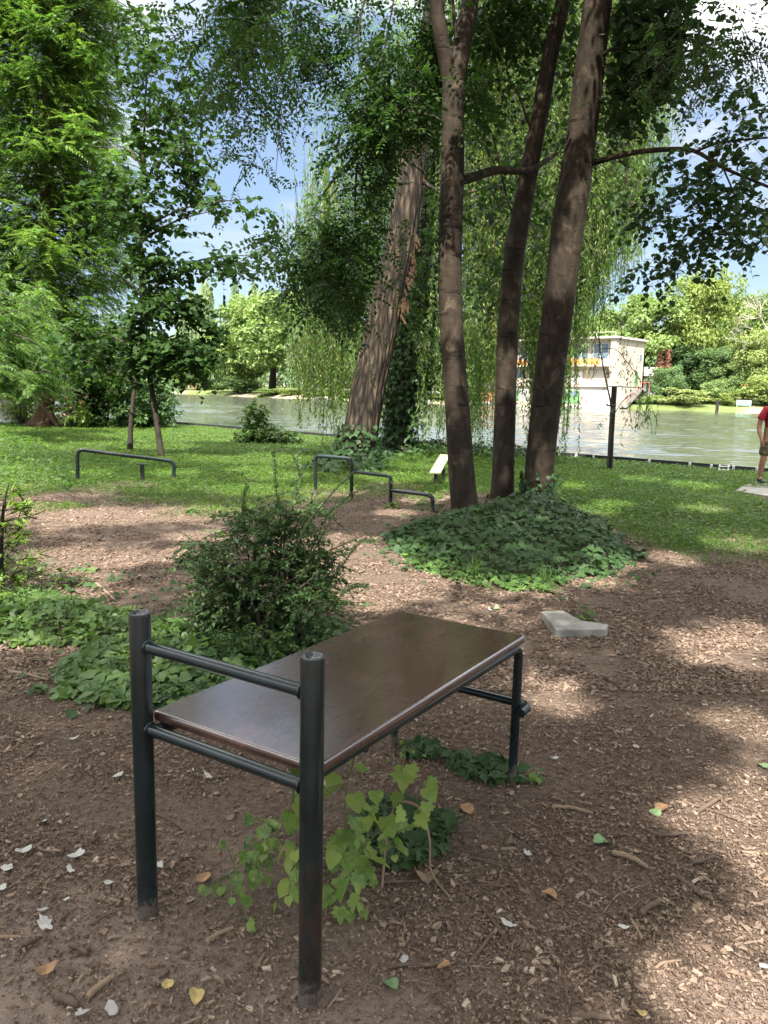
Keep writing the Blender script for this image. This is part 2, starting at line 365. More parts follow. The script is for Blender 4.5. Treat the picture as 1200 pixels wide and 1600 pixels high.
M['skin'] = plain('tanned_skin', (.30, .15, .095), .55, .4, 0, .12, 8, .05)
M['shirt'] = plain('red_shirt', (.30, .022, .03), .85, .2, 0, .15, 9, .3)
def camo():
    m, nt = newmat('camo_cloth'); v = noise(nt, 9, 2, .4, objco(nt), dist=1.2)
    n = nt.nodes.new('ShaderNodeValToRGB'); n.color_ramp.interpolation = 'CONSTANT'; e = n.color_ramp.elements
    for _ in range(2): e.new(.5)
    for x, (p, c) in zip(e, [(0, (.03, .028, .02)), (.42, (.11, .085, .05)), (.52, (.055, .06, .03)), (.6, (.16, .13, .08))]): x.position = p; x.color = rgb(c)
    nt.links.new(v, n.inputs[0]); out(nt, princ(nt, n.outputs[0], .9, .2)); return m
M['camo'] = camo()
M['shoe'] = plain('dark_shoe', (.02, .024, .03), .6, .4)
M['sole'] = plain('pale_sole', (.4, .4, .38), .7, .3)
M['hair'] = plain('dark_hair', (.03, .022, .016), .7, .3)
M['cream'] = plain('cream_render', (.40, .345, .28), .85, .2, 0, .06, .6, .1)
M['wall2'] = plain('white_render', (.42, .40, .37), .85, .2, 0, .06, .6, .1)
M['roof'] = plain('roof_felt', (.42, .38, .33), .8, .3, 0, .1, 1)
M['glass'] = plain('window_glass', (.10, .14, .17), .08, .6, 0, .3, .5, 0)
M['greendoor'] = plain('green_door', (.10, .22, .09), .6, .4)
M['orange'] = plain('orange_panel', (.50, .22, .07), .6, .4)
M['redrail'] = plain('red_rail', (.45, .07, .05), .6, .4)
M['pinkframe'] = plain('pink_frame', (.42, .2, .18), .6, .4)
M['brick'] = plain('red_brick', (.32, .13, .09), .85, .2, 0, .2, 2)
M['darkroof'] = plain('dark_roof', (.05, .045, .045), .8, .3)
M['deck'] = plain('deck_wood', (.3, .26, .22), .8, .3, 0, .2, 2)
M['greyfence'] = plain('grey_boards', (.36, .33, .31), .8, .3, 0, .2, 3)
M['pink'] = plain('pink_petals', (.6, .25, .25), .7, .3)

# ------------------------------------------------------------------ terrain: near bank
S0 = A([8.5, 17.0]); ST = unit(A([-18.1, 16.9])); SN = A([-ST[1], ST[0]]);
if SN.dot(-S0) < 0: SN = -SN
def shore_b(x, y): return (np.asarray(x) - S0[0]) * SN[0] + (np.asarray(y) - S0[1]) * SN[1]
def hz(x, y):
    x, y = np.asarray(x, float), np.asarray(y, float)
    h = (fbm(x * .55, y * .55, 1.7) - .5) * .09 + (fbm(x * 3, y * 3, 4.2) - .5) * .022
    near = 1 - np.exp(-((x + .1) ** 2 + (y - 2.5) ** 2) / 1.5)
    h = h * (.25 + .75 * near) + .06 * np.exp(-((x - 1.7) ** 2 + (y - 10.9) ** 2) / 1.6)
    return h * smooth(.0, 1.0, shore_b(x, y))
def lawn_mask(x, y):
    """0 mulch .. 1 lawn"""
    e = np.interp(x, [-12, -7, -5, -3.2, -1.6, 0, 1, 2, 2.8, 3.6, 4.6, 8, 14], [11.8, 11.6, 11.6, 11.0, 10.6, 12.6, 12.8, 12.2, 9.4, 8.2, 8.4, 9.0, 9.2])
    e = e + (fbm(x * .9, y * .9, 9.1) - .5) * 4.0
    bare = np.maximum(np.exp(-(((x + 4.4) / 1.1) ** 2 + ((y - 12.4) / .7) ** 2)), np.exp(-(((x - 4.9) / .9) ** 2 + ((y - 11.2) / .5) ** 2)))
    bare = np.maximum(bare, np.exp(-(((x - 7.4) / 1.4) ** 2 + ((y - 12.6) / 1.0) ** 2)))
    return np.clip(smooth(-1.5, 2.0, y - e) * smooth(.22, .5, fbm(x * 2.3, y * 2.3, 5.5) + .25 * smooth(0, 3, y - e)) - .75 * bare * (fbm(x * 2, y * 2, 3) > .35), 0, 1)
def dirt_mask(x, y):
    a = np.exp(-(((x + .72) / .55) ** 2 + ((y - 1.95) / .55) ** 2)) + 1.1 * np.exp(-(((x + .05) / .30) ** 2 + ((y - 1.45) / .38) ** 2))
    a = a + .8 * np.exp(-(((x + 1.0) / .5) ** 2 + ((y - 1.75) / .4) ** 2)) + .8 * np.exp(-(((x - 1.05) / .3) ** 2 + ((y - 1.75) / .2) ** 2)) + .45 * np.exp(-(((x - .5) / .35) ** 2 + ((y - 1.9) / .4) ** 2))
    return np.clip(a * (.35 + 1.3 * fbm(x * 2.6, y * 2.6, 2.2)), 0, 1)

def lines(lo, a, b, hi, fine, k=1.18):
    mid = np.arange(a, b, fine); L, s, x = [], fine, a
    while x > lo: s *= k; x -= s; L.append(x)
    Rr, s, x = [], fine, mid[-1]
    while x < hi: s *= k; x += s; Rr.append(x)
    return np.array(L[::-1] + list(mid) + Rr)
def near_ground():
    a = lines(-90, -13, 9, 160, .075); b = lines(0, 5.5, 19, 80, .075, 1.1); b = b[b > .05]; b = np.concatenate([[0.0], b])
    Aa, Bb = np.meshgrid(a, b, indexing='ij'); x = S0[0] + ST[0] * Aa + SN[0] * Bb; y = S0[1] + ST[1] * Aa + SN[1] * Bb
    V = np.stack([x, y, hz(x, y)], -1); na, nb = V.shape[:2]
    skirt = V[:, 0].copy(); skirt[:, 2] = -1.5
    V = np.concatenate([skirt[:, None], V], 1); nb += 1
    i, j = np.meshgrid(np.arange(na - 1), np.arange(nb - 1), indexing='ij')
    Fq = np.stack([i * nb + j, i * nb + j + 1, (i + 1) * nb + j + 1, (i + 1) * nb + j], -1).reshape(-1, 4)
    n = np.cross(V[1, 5] - V[0, 5], V[0, 6] - V[0, 5])
    if n[2] > 0: Fq = Fq[:, ::-1]
    mb = MB(); P = V.reshape(-1, 3); mb.add(P, Fq[:, ::-1]); o = mb.build('ground', M['ground'])
    for nm, fn in (('lawn', lawn_mask), ('dirt', dirt_mask)):
        at = o.data.attributes.new(nm, 'FLOAT', 'POINT'); at.data.foreach_set('value', fn(P[:, 0], P[:, 1]).astype(np.float32))
    tag(o, 'bark mulch and bare soil running into a weedy lawn', 'ground', kind='structure')
near_ground()

# far shore
FS = A([[-420, 600], [-140, 350], [-67, 245], [-28, 188], [-.5, 161], [28, 146], [63, 131], [150, 100], [420, 20]], float)
def far_shore_Y(u):
    """forward distance at which the ray of column u meets the far waterline"""
    d = ray(u, 632); k = d[0] / d[1]
    for p, q in zip(FS, FS[1:]):
        f0, f1 = p[0] - k * p[1], q[0] - k * q[1]
        if f0 * f1 <= 0: t = f0 / (f0 - f1); return p[1] + t * (q[1] - p[1])
    return 150.0
OFF = [(-6, -2.0), (-.5, -.55), (.4, -.2), (2, .25), (8, .9), (25, 1.8), (80, 3.0), (900, 6.0)]
def bank_z(off): return float(np.interp(off, [o for o, _ in OFF], [z for _, z in OFF]))
def far_bank():
    P = spline(np.c_[FS, np.zeros(len(FS))], 160)[:, :2]; T = unit(np.gradient(P, axis=0)); Nn = np.stack([-T[:, 1], T[:, 0]], -1)
    Nn *= np.sign(Nn[:, 1:2]); V, tn = [], []
    for o_, z in OFF:
        w = (fbm(P[:, 0] * .2, P[:, 1] * .2, 3) - .5) * (2.0 if 0 <= o_ < 60 else 0)
        dirn = Nn if o_ < 60 else np.broadcast_to(A([.3, .95]), Nn.shape)
        q = P + dirn * (o_ + w)[:, None] if np.ndim(w) else P + dirn * o_
        V.append(np.c_[q, np.full(len(q), z)]); sd = (fbm(P[:, 0] * .09, P[:, 1] * .09, 5) > .52) * 1.0; tn.append(sd * (1.0 if o_ < 1 else (.5 if o_ < 4 else 0)))
    V = np.stack(V); n = V.shape[1]; i, j = np.meshgrid(np.arange(len(OFF) - 1), np.arange(n - 1), indexing='ij')
    Fq = np.stack([i * n + j, i * n + j + 1, (i + 1) * n + j + 1, (i + 1) * n + j], -1).reshape(-1, 4)
    mb = MB(); mb.add(V.reshape(-1, 3), Fq, np.stack(tn).ravel())
    tag(mb.build('far_bank', M['bank']), 'sunlit grassy bank across the lake', 'bank', kind='structure')
far_bank()
def water_sheet():
    th = np.linspace(R(-62), R(62), 760); r = 12 * np.exp(np.linspace(0, math.log(950 / 12), 1150)); Rr, Th = np.meshgrid(r, th, indexing='ij'); x, y = Rr * np.sin(Th), Rr * np.cos(Th); sp_ = Rr * (th[1] - th[0]); g = np.random.default_rng(21); h = 0 * x
    for lam in (.42, .5, .6, .72, .85, 1.0, 1.2, 1.45, 1.75, 2.1, 2.6, 3.2, 4.1, 5.5):
        a = g.normal(1.25, .55); k = 2 * math.pi / lam; ph = g.uniform(0, 6.28) + 2.2 * fbm(x / lam / 5, y / lam / 5, lam * 3, 2)
        h += WAVE * lam * smooth(1.6, 4.0, lam / sp_) * np.sin(k * (x * math.cos(a) + y * math.sin(a)) + ph * 2)
    h *= .35 + .95 * smooth(.35, .65, fbm(x * .07, y * .11, 2))
    V = np.stack([x, y, h - .5], -1); n = len(th); i, j = np.meshgrid(np.arange(len(r) - 1), np.arange(n - 1), indexing='ij')
    mb.add(V.reshape(-1, 3), np.stack([i * n + j, (i + 1) * n + j, (i + 1) * n + j + 1, i * n + j + 1], -1).reshape(-1, 4)[:, ::-1])
WAVE = .0037; mb = MB(); water_sheet()
tag(mb.build('water', M['water']), 'rippled lake water reflecting sky and trees', 'water', kind='structure')

# ------------------------------------------------------------------ gaps in the canopy through which the sun reaches the ground
LIT = []
def lit(u, v, r, Y=None): LIT.append((gp(u, v) if Y is None else pt(u, v, Y), r))
for u, v, r in [(1195, 1500, .16), (1150, 1545, .14), (1230, 1560, .2), (1110, 1010, .22), (1150, 985, .2), (1085, 1262, .06), (1195, 1235, .12), (1190, 1300, .14), (1160, 1130, .12),
                (600, 925, .3), (570, 890, .35), (640, 905, .25), (530, 850, .35), (930, 905, .15), (470, 850, .3), (660, 780, .25), (620, 800, .2),
                (960, 880, .18), (880, 1090, .08), (860, 1070, .07)]: lit(u, v, r)
for v, us, r in [(796, range(50, 390, 18), .12), (808, range(50, 370, 18), .11), (834, range(290, 360, 18), .12), (868, range(90, 275, 18), .13), (890, range(120, 200, 20), .1), (868, range(560, 640, 20), .16), (930, range(30, 120, 24), .14)]:
    for u in us:
        if rng.random() < .8: lit(u + rng.uniform(-8, 8), v + rng.uniform(-5, 5), r * rng.uniform(.8, 1.3))
for u, v, r in [(440, 745, .5), (520, 765, .5), (400, 765, .5), (620, 745, .7), (660, 730, .6), (580, 700, .5), (690, 745, .6), (470, 700, .4), (350, 690, .4), (280, 740, .35), (180, 690, .4), (60, 668, .8), (300, 672, .6),
                (420, 715, .4), (100, 672, .7), (230, 720, .3), (330, 720, .3), (150, 740, .25), (390, 735, .4), (960, 790, .25), (1090, 795, .3), (1000, 750, .4), (1080, 760, .4), (900, 760, .4), (1150, 850, .3), (1050, 870, .2), (930, 800, .25), (250, 700, 1.0)]: lit(u, v, r)
for u, v, Y, r in [(575, 640, 18.4, .55), (585, 570, 18.4, .6), (598, 520, 18.4, .5), (640, 270, 18.4, .5), (652, 380, 18.5, .3), (882, 430, 10.9, .16), (905, 60, 10.3, .2), (900, 120, 10.4, .15), (702, 480, 10.5, .22), (705, 430, 10.5, .15),
                   (690, 60, 10.2, .1), (40, 850, 5.5, .25), (30, 800, 5.5, .25), (700, 610, 10.4, .1), (790, 580, 11.4, .12), (686, 725, 14.2, .5), (860, 760, 11.3, .15),
                   (930, 300, 20, .7), (900, 420, 20, .8), (880, 200, 21, .7), (760, 600, 20, .6), (510, 560, 19, .7), (960, 200, 20, .7), (900, 560, 19, .7)]: lit(u, v, r, Y)
lit(60, 640, .7, 29.3)
for u, v in [(20, 780), (50, 820), (20, 860), (60, 900), (10, 910)]: lit(u, v, .22, 5.5)
LP, LR = A([p for p, _ in LIT]), A([r for _, r in LIT])
def sunlit_gap(P, grow=0.0):
    """True where a leaf at P would block one of the sun flecks (and is well above the thing lit)"""
    P = np.asarray(P); bad = np.zeros(len(P), bool)
    for p, r in zip(LP, LR):
        d = P - p; t = d @ SUN
        bad |= (t > r + .45) & (((d - t[:, None] * SUN) ** 2).sum(1) < (r + grow) ** 2)
    return bad

# sight lines that stay open: the bare lower and middle lengths of the main stems
CLEAR = [([(735, -30), (709, 130), (706, 300), (703, 450)], 26, 10.9, .93), ([(690, 60), (680, -40)], 18, 10.6, .8), ([(885, -40), (858, 110), (836, 220), (812, 345)], 21, 11.7, .93), ([(935, -10), (918, 130), (903, 250), (888, 350)], 32, 11.2, .95),
         ([(650, 235), (640, 300), (622, 400), (604, 475), (590, 545)], 36, 18.3, .95), ([(925, 255), (1000, 238), (1062, 232)], 9, 10.3, .8)]
def hides_stem(P):
    u, v, _ = project(P); bad = np.zeros(len(P), bool)
    for line, hw, ymax, pr in CLEAR:
        L_ = A(sorted(line, key=lambda p: p[1])) if abs(line[0][1] - line[-1][1]) > 40 else None
        if L_ is not None: m = (v > L_[0, 1]) & (v < L_[-1, 1]) & (np.abs(u - np.interp(v, L_[:, 1], L_[:, 0])) < hw)
        else: L_ = A(line); m = (u > L_[0, 0]) & (u < L_[-1, 0]) & (np.abs(v - np.interp(u, L_[:, 0], L_[:, 1])) < hw)
        bad |= m & (P[:, 1] < ymax) & (rng.random(len(P)) < pr)
    return bad
# ------------------------------------------------------------------ foliage
def ellip(c, r, n, pw=.45):
    d = rdir(n); return A(c) + d * (rng.random(n) ** pw)[:, None] * A(r)
def twig_leaves(mb, P, D, kind, L, nl, size, droop=.35, mat=0, twigs=True, tw=.004, gaps=False):
    """leafy twigs: origin P, direction D; nl leaves each, alternate"""
    n = len(P)
    if n == 0: return
    D = unit(D); Ls = L * rng.uniform(.6, 1.3, n)
    tip = P + D * Ls[:, None] + A([0, 0, -1]) * (droop * Ls)[:, None]
    if twigs:
        kt = ~(hides_stem((P + tip) / 2) | hides_stem(tip) | hides_stem(P) | sunlit_gap(tip, .12) | sunlit_gap((P + tip) / 2, .12)) if gaps else np.ones(n, bool)
        prisms(mb, P[kt], tip[kt], tw, tw * .5, .5, 1)
    base = rng.random(n)
    for k in range(nl):
        t = (k + .6) / nl; q = P + D * (Ls * t)[:, None] + A([0, 0, -1]) * (droop * Ls * t * t)[:, None]
        side = unit(np.cross(D, A([0, 0, 1.]) + rng.normal(0, .3, (n, 3)))) * (1 if k % 2 else -1)
        f = unit(D * .5 + side * .8 + A([0, 0, -.35]) + rng.normal(0, .35, (n, 3)))
        up = unit(A([0, 0, 1.]) + rng.normal(0, .45, (n, 3)))
        tint = np.clip(base * .6 + rng.random(n) * .5 - .05, 0, 1); sz = size * rng.uniform(.65, 1.25, n)
        if gaps:
            ok = ~hides_stem(q + f * (sz * (2.1 if kind == 'pinnate' else .5))[:, None]) & ~sunlit_gap(q + f * (sz * (2.1 if kind == 'pinnate' else .5))[:, None], size * (1.6 if kind == 'pinnate' else .4)); q, f, up, sz, tint = q[ok], f[ok], up[ok], sz[ok], tint[ok]
        if kind == 'pinnate':
            pinnate(mb, q, f, up, sz * 4.2, 5, sz, tint, mat)
        else: scatter(mb, {'round': ROUND, 'leaf6': LEAF6, 'leaf2': LEAF2, 'thin': THIN, 'ivy': IVY, 'lobed': LOBED}[kind], q, f, up, sz, tint, mat)
def pinnate(mb, P, f, up, L, pairs, ls, tint, mat=0):
    n = len(P); f = unit(f); s = unit(np.cross(f, up)); L = np.broadcast_to(L, (n,)); ls = np.broadcast_to(ls, (n,))
    for k in range(pairs):
        t = .25 + .75 * k / pairs
        for sg in (-1, 1):
            q = P + f * (L * t)[:, None] + A([0, 0, -1]) * (L * t * t * .25)[:, None]
            scatter(mb, LEAF2, q, f * .45 + s * sg + A([0, 0, -.2]) + rng.normal(0, .12, (n, 3)), up + rng.normal(0, .25, (n, 3)), ls * rng.uniform(.85, 1.1, n), tint, mat)
    scatter(mb, LEAF2, P + f * L[:, None] + A([0, 0, -1]) * (L * .25)[:, None], f + A([0, 0, -.3]), up, ls, tint, mat)
def cloud(mb, u, v, Y, ru, rv, n, kind, size, ry=1.0, L=.45, nl=7, thr=.42, fr=1.3, droop=.35, gaps=True, mat=0, pw=.5, tw=.004):
    c = pt(u, v, Y); rad = (ru * Y / F_PX, ry, rv * Y / F_PX); m = n * 3
    P = ellip(c, rad, m, pw); P = P[fbm(P[:, 0] * fr, P[:, 1] * fr, P[:, 2] * fr, 2) > thr][:n]
    D = unit(P - c + rng.normal(0, .5, P.shape) * max(rad)); D[:, 2] *= .5
    twig_leaves(mb, P, D, kind, L, nl, size, droop, mat, True, tw, gaps)
def world_cloud(mb, c, rad, n, kind, size, L=.7, nl=7, thr=.42, fr=.8, mat=0):
    P = ellip(c, rad, n * 3, .55); P = P[fbm(P[:, 0] * fr, P[:, 1] * fr, P[:, 2] * fr, 2) > thr][:n]
    D = rdir(len(P), -.4, .5); twig_leaves(mb, P, D, kind, L, nl, size, .3, mat, False, gaps=True)

def trunk_path(px): return A([pt(u, v, Y) for u, v, w, Y in px]), A([w * Y / F_PX / 2 for u, v, w, Y in px])
def trunk(mb, px, n=60, seg=28, amp=.012, extra=None, flare=.35):
    P, r = trunk_path(px)
    if extra is not None: P = np.vstack([P, extra[0]]); r = np.concatenate([r, extra[1]])
    Q = spline(P, n); rr = np.interp(np.linspace(0, len(P) - 1, n), np.arange(len(P)), r)
    s = np.linspace(0, 1, n); rr = rr * (1 + flare * np.exp(-s * n / 3.0))
    def disp(ss, th, PP):
        z = PP[:, 2][:, None] + 0 * th
        return amp * (fbm(np.cos(th) * 1.6, np.sin(th) * 1.6, z * 1.6) - .5) * 2 + amp * .5 * (fbm(np.cos(th) * 2.2, np.sin(th) * 2.2, z * 5) - .5)
    tube(mb, Q, rr, seg, disp=disp); return Q
def limb(mb, px, n=24, seg=9, mat=0):
    P, r = trunk_path(px); Q = spline(P, n); tube(mb, Q, np.interp(np.linspace(0, len(P) - 1, n), np.arange(len(P)), r), seg, mat=mat); return Q
def reach(mb, a, c, r0=.035, r1=.008, sag=.25, mat=0):
    a, c = A(a), A(c); m_ = (a + c) / 2 + A([0, 0, sag]) + rng.normal(0, .08, 3); tube(mb, spline([a, m_, c], 10), np.linspace(r0, r1, 10), 6, mat=mat)

# --- the three trunks growing together out of the ivy
g1 = gp(728, 800); t1 = empty('broadleaf_tree', g1, 'brown trunk forking into two high limbs, growing from the ivy mound', 'tree', 'trees rising from the ivy mound')
mb = MB()
Q1 = trunk(mb, [(731, 815, 44, 10.35), (724, 770, 42, 10.4), (712, 600, 37, 10.45), (703, 450, 36, 10.5), (707, 250, 34, 10.45), (709, 130, 33, 10.4)], 60)
limb(mb, [(707, 155, 22, 10.4), (700, 110, 24, 10.4), (688, 50, 21, 10.3), (680, -20, 20, 10.2), (660, -300, 14, 9.6), (620, -700, 6, 9.0)], 30, 14)
limb(mb, [(710, 150, 24, 10.4), (717, 100, 27, 10.4), (727, 40, 26, 10.5), (738, -30, 25, 10.6), (770, -400, 16, 11), (800, -800, 6, 11)], 30, 14)
limb(mb, [(714, 60, 6, 10.3), (710, 30, 5, 10.3), (706, -20, 4, 10.2)], 8, 6)
mb.build('trunk', M['bark'], t1)
mb = MB(); limb(mb, [(708, 285, 12, 10.45), (735, 278, 14, 10.6), (775, 266, 12, 10.9), (825, 266, 9, 11.2), (870, 240, 6, 11.6)], 20, 10); mb.build('branch', M['bark'], t1)
mb = MB(); limb(mb, [(704, 195, 6, 10.4), (660, 178, 5, 10.3), (610, 184, 4, 10.1), (560, 235, 3.2, 9.9), (500, 310, 2.5, 9.7), (480, 350, 1.5, 9.5)], 24, 8)
limb(mb, [(600, 185, 2.5, 10.1), (560, 80, 2.5, 9.8), (575, -30, 2.5, 9.7)], 14, 6); limb(mb, [(640, 178, 2.5, 10.2), (600, 110, 2.5, 10), (615, 0, 2, 9.8)], 12, 6)
limb(mb, [(560, 230, 3.5, 9.9), (555, 330, 3, 9.9), (570, 430, 2, 10)], 12, 6); mb.build('branch', M['bark'], t1)
mb = MB()
for a in [(620, 60, 10.6, 130, 130, 620), (500, 30, 10.0, 130, 100, 380), (560, 210, 10.2, 110, 120, 420), (630, 330, 11.4, 60, 110, 330), (480, 280, 9.8, 55, 85, 120), (430, 110, 9.4, 70, 100, 100),
          (540, 380, 10.2, 85, 85, 170), (640, 180, 10.9, 70, 100, 380), (495, 455, 10, 45, 60, 90), (585, 450, 10.5, 50, 60, 80), (660, 200, 11.2, 60, 140, 220), (600, 500, 11.8, 35, 50, 26), (455, 390, 9.6, 30, 50, 45), (560, 300, 10.8, 90, 120, 90)]:
    cloud(mb, *a[:5], a[5], 'pinnate', .074, ry=1.1, L=.42, nl=4, thr=.50, fr=1.15)
for c, rad, n in [((-1.6, 9.6, 8.2), (1.6, 1.6, 1.2), 240), ((.4, 9.4, 9.6), (2.4, 2.2, 1.6), 330), ((-3.6, 10.8, 11.5), (2.6, 2.0, 1.0), 300)]:  # last leaf mass sits above the view, added to shade the lawn
    world_cloud(mb, c, rad, n, 'pinnate', .11, .6, 3)
mb.build('crown', [M['leaf_dark'], M['twig']], t1)

g2 = gp(786, 785); t2 = empty('broadleaf_tree', g2, 'thinner trunk in the middle of the clump, between forked and thick trunks', 'tree', 'trees rising from the ivy mound')
mb = MB(); trunk(mb, [(783, 800, 36, 11.5), (786, 740, 34, 11.5), (792, 560, 33, 11.5), (800, 430, 32, 11.5), (815, 330, 29, 11.45), (836, 220, 25, 11.4), (856, 110, 23, 11.3), (880, 0, 21, 11.2), (905, -140, 17, 11)], 60)
limb(mb, [(826, 290, 8, 11.4), (842, 230, 9, 11.3), (850, 170, 8, 11.2), (865, 60, 8, 11)], 14, 8)
limb(mb, [(905, -140, 16, 11), (920, -450, 9, 10.8), (930, -800, 4, 10.6)], 14, 8)
mb.build('trunk', M['bark'], t2)
mb = MB(); limb(mb, [(830, 205, 3, 11.4), (800, 130, 4, 11.3), (760, 130, 3, 11.2), (735, 150, 2, 11.1)], 12, 6); limb(mb, [(808, 360, 3, 11.4), (790, 300, 3, 11.5), (770, 210, 3, 11.6)], 12, 6); mb.build('branch', M['bark'], t2)
mb = MB()
for a in [(770, 70, 11.8, 55, 100, 240), (820, 10, 11.8, 70, 70, 200), (780, 290, 12.4, 50, 90, 90), (850, 330, 12.6, 35, 110, 60), (770, 450, 12.6, 40, 60, 50), (870, 130, 12, 40, 100, 90)]:
    cloud(mb, *a[:5], a[5], 'leaf6', .11, ry=.9, L=.45, nl=7, thr=.42)
for c, rad, n in [((3.4, 10.5, 9.4), (2.4, 2.2, 1.8), 420), ((1.8, 11.2, 11.5), (2.8, 2.6, 1.6), 420)]: world_cloud(mb, c, rad, n, 'leaf6', .17)
mb.build('crown', [M['leaf_dark'], M['twig']], t2)

g3 = gp(838, 790); t3 = empty('broadleaf_tree', g3, 'thick leaning trunk with a sawn knot and a long bare side branch', 'tree', 'trees rising from the ivy mound')
mb = MB(); trunk(mb, [(834, 805, 48, 11.3), (840, 770, 45, 11.3), (848, 680, 45, 11.25), (862, 560, 47, 11.15), (876, 450, 48, 11.0), (888, 350, 48, 10.9), (903, 250, 45, 10.8), (912, 185, 44, 10.7), (922, 100, 42, 10.5), (935, 0, 40, 10.3), (955, -150, 36, 10)], 70, 30, .014)
limb(mb, [(955, -150, 34, 10), (990, -450, 22, 9.6), (1020, -900, 7, 9)], 16, 12)
k0 = pt(923, 183, 10.55); kb = MB()
tube(mb, [k0 + A([-.05, .12, -.02]), k0 + A([0, -.01, 0])], [.09, .055], 14); mb.build('trunk', M['bark'], t3)
tube(kb, [k0 + A([0, -.008, 0]), k0 + A([.004, -.016, 0])], [.044, .04], 14); kb.build('knot', M['stickp'], t3)
mb = MB(); limb(mb, [(915, 258, 10, 10.75), (950, 248, 8, 10.6), (1000, 237, 7.5, 10.3), (1060, 233, 7, 10.0), (1090, 238, 6, 9.8), (1130, 262, 5, 9.6), (1215, 298, 4, 9.3)], 34, 10)
limb(mb, [(1085, 237, 4, 9.8), (1130, 222, 3.5, 9.6), (1200, 215, 3, 9.4)], 12, 6)
limb(mb, [(966, 250, 4, 10.5), (978, 262, 3.5, 10.5), (984, 310, 3, 10.4), (1000, 365, 2, 10.3)], 14, 6)
limb(mb, [(1130, 262, 3, 9.6), (1150, 320, 2.4, 9.6), (1140, 390, 1.5, 9.6)], 12, 6); mb.build('branch', M['bark'], t3)
mb = MB(); limb(mb, [(925, 95, 5, 10.4), (965, 75, 5, 10.3), (1010, 95, 4, 10.2), (1040, 130, 2, 10)], 14, 6); limb(mb, [(935, 100, 3, 10.4), (975, 120, 3, 10.3), (1000, 150, 1.6, 10.2)], 12, 6); mb.build('branch', M['bark'], t3)
mb = MB()
for a in [(1000, 40, 10.6, 105, 90, 230), (985, 120, 10.4, 75, 75, 140), (1045, 105, 10.1, 45, 60, 70), (950, 170, 11, 50, 60, 60), (935, 30, 11.2, 60, 60, 80), (1060, 30, 10, 70, 50, 90)]:
    cloud(mb, *a[:5], a[5], 'round', .085, ry=.7, L=.4, nl=8, thr=.42)
for a in [(1030, 300, 10.2, 65, 45, 26), (1095, 300, 9.8, 75, 55, 44), (1165, 310, 9.5, 65, 65, 50), (1175, 215, 9.5, 55, 55, 34), (1120, 345, 9.7, 55, 45, 30), (1020, 360, 10.2, 60, 34, 24), (1060, 400, 10.1, 45, 30, 16), (1020, 425, 10.2, 40, 25, 13),
          (1165, 150, 9.6, 20, 50, 12), (1070, 440, 10.2, 14, 35, 7), (1140, 375, 9.6, 34, 14, 9), (1085, 250, 9.8, 60, 18, 12), (1190, 370, 9.5, 25, 18, 10), (1120, 105, 9.8, 12, 22, 5), (1065, 155, 10, 16, 16, 5)]:
    cloud(mb, *a[:5], a[5], 'round', .08, ry=.75, L=.34, nl=8, thr=.36, gaps=False, droop=.6, fr=2.2)
for c, rad, n in [((6.0, 7.9, 9.0), (2.2, 1.6, 1.2), 330), ((5.5, 9.6, 9.0), (2.4, 2.2, 1.8), 400), ((4.4, 10, 11.2), (2.8, 2.6, 1.6), 400), ((7.6, 10.5, 9.5), (2.2, 2.4, 1.6), 216)]: world_cloud(mb, c, rad, n, 'round', .17)  # first leaf mass sits above the view, added to shade the man
mb.build('crown', [M['leaf_pop'], M['twig']], t3)

# --- leaning willow and its curtain of strands
gw = gp(560, 716); tw_ = empty('weeping_willow', gw, 'old weeping willow with a thick leaning furrowed trunk at the waterside', 'tree')
mb = MB(); Pw, rw = trunk_path([(553, 735, 56, 18.0), (557, 705, 52, 18.0), (566, 660, 50, 18.1), (577, 600, 48, 18.2), (589, 545, 47, 18.3), (604, 475, 47, 18.4), (622, 400, 46, 18.5), (638, 310, 38, 18.6), (648, 240, 33, 18.7), (660, 150, 30, 18.8), (680, 0, 26, 19), (700, -200, 18, 19.3)])
n = 260; Qw = spline(Pw, n); rr = np.interp(np.linspace(0, len(Pw) - 1, n), np.arange(len(Pw)), rw) * (1 + .3 * np.exp(-np.arange(n) / 14))
def wdisp(s, th, P):
    z = P[:, 2][:, None] + 0 * th; a = fbm(np.cos(th) * 3.4 + z * .25, np.sin(th) * 3.4, z * .9, 3); ridge = 1 - np.abs(2 * fbm(np.cos(th) * 6.5, np.sin(th) * 6.5, z * 1.1 + 3, 2) - 1) * 2.2
    return .05 * (a - .5) + .03 * ridge
tube(mb, Qw, rr, 120, disp=wdisp)
limb(mb, [(655, 280, 7, 18.6), (690, 302, 6, 18.4), (720, 305, 5, 18.2), (790, 280, 3, 18)], 16, 8)
for a, b in [((700, -190, 19.2), (480, -300, 18.5)), ((695, -150, 19), (860, -300, 19.5)), ((700, -190, 19.2), (980, -280, 20))]:
    p, q = pt(*a), pt(*b); reach(mb, p, q, .14, .04, .8)
mb.build('trunk', M['barkw'], tw_)
mb = MB()
for k, (u, v) in enumerate([(648, 395), (644, 420), (640, 445), (634, 468), (628, 492), (652, 372)]):
    c = pt(u, v, 18.2)
    for _ in range(5):
        p = c + rng.normal(0, .09, 3) * A([.35, .3, 1.5]); box(mb, p, (.045, .02, .24), unit(A([1, -.4, .2]) + rng.normal(0, .2, 3)), unit(A([.2, .9, .2])), 0, rng.random())
mb.build('torn_wood', plain('torn_wood', (.075, .042, .026), .85, .2, 0, .5, 14), tw_, smooth_=False)
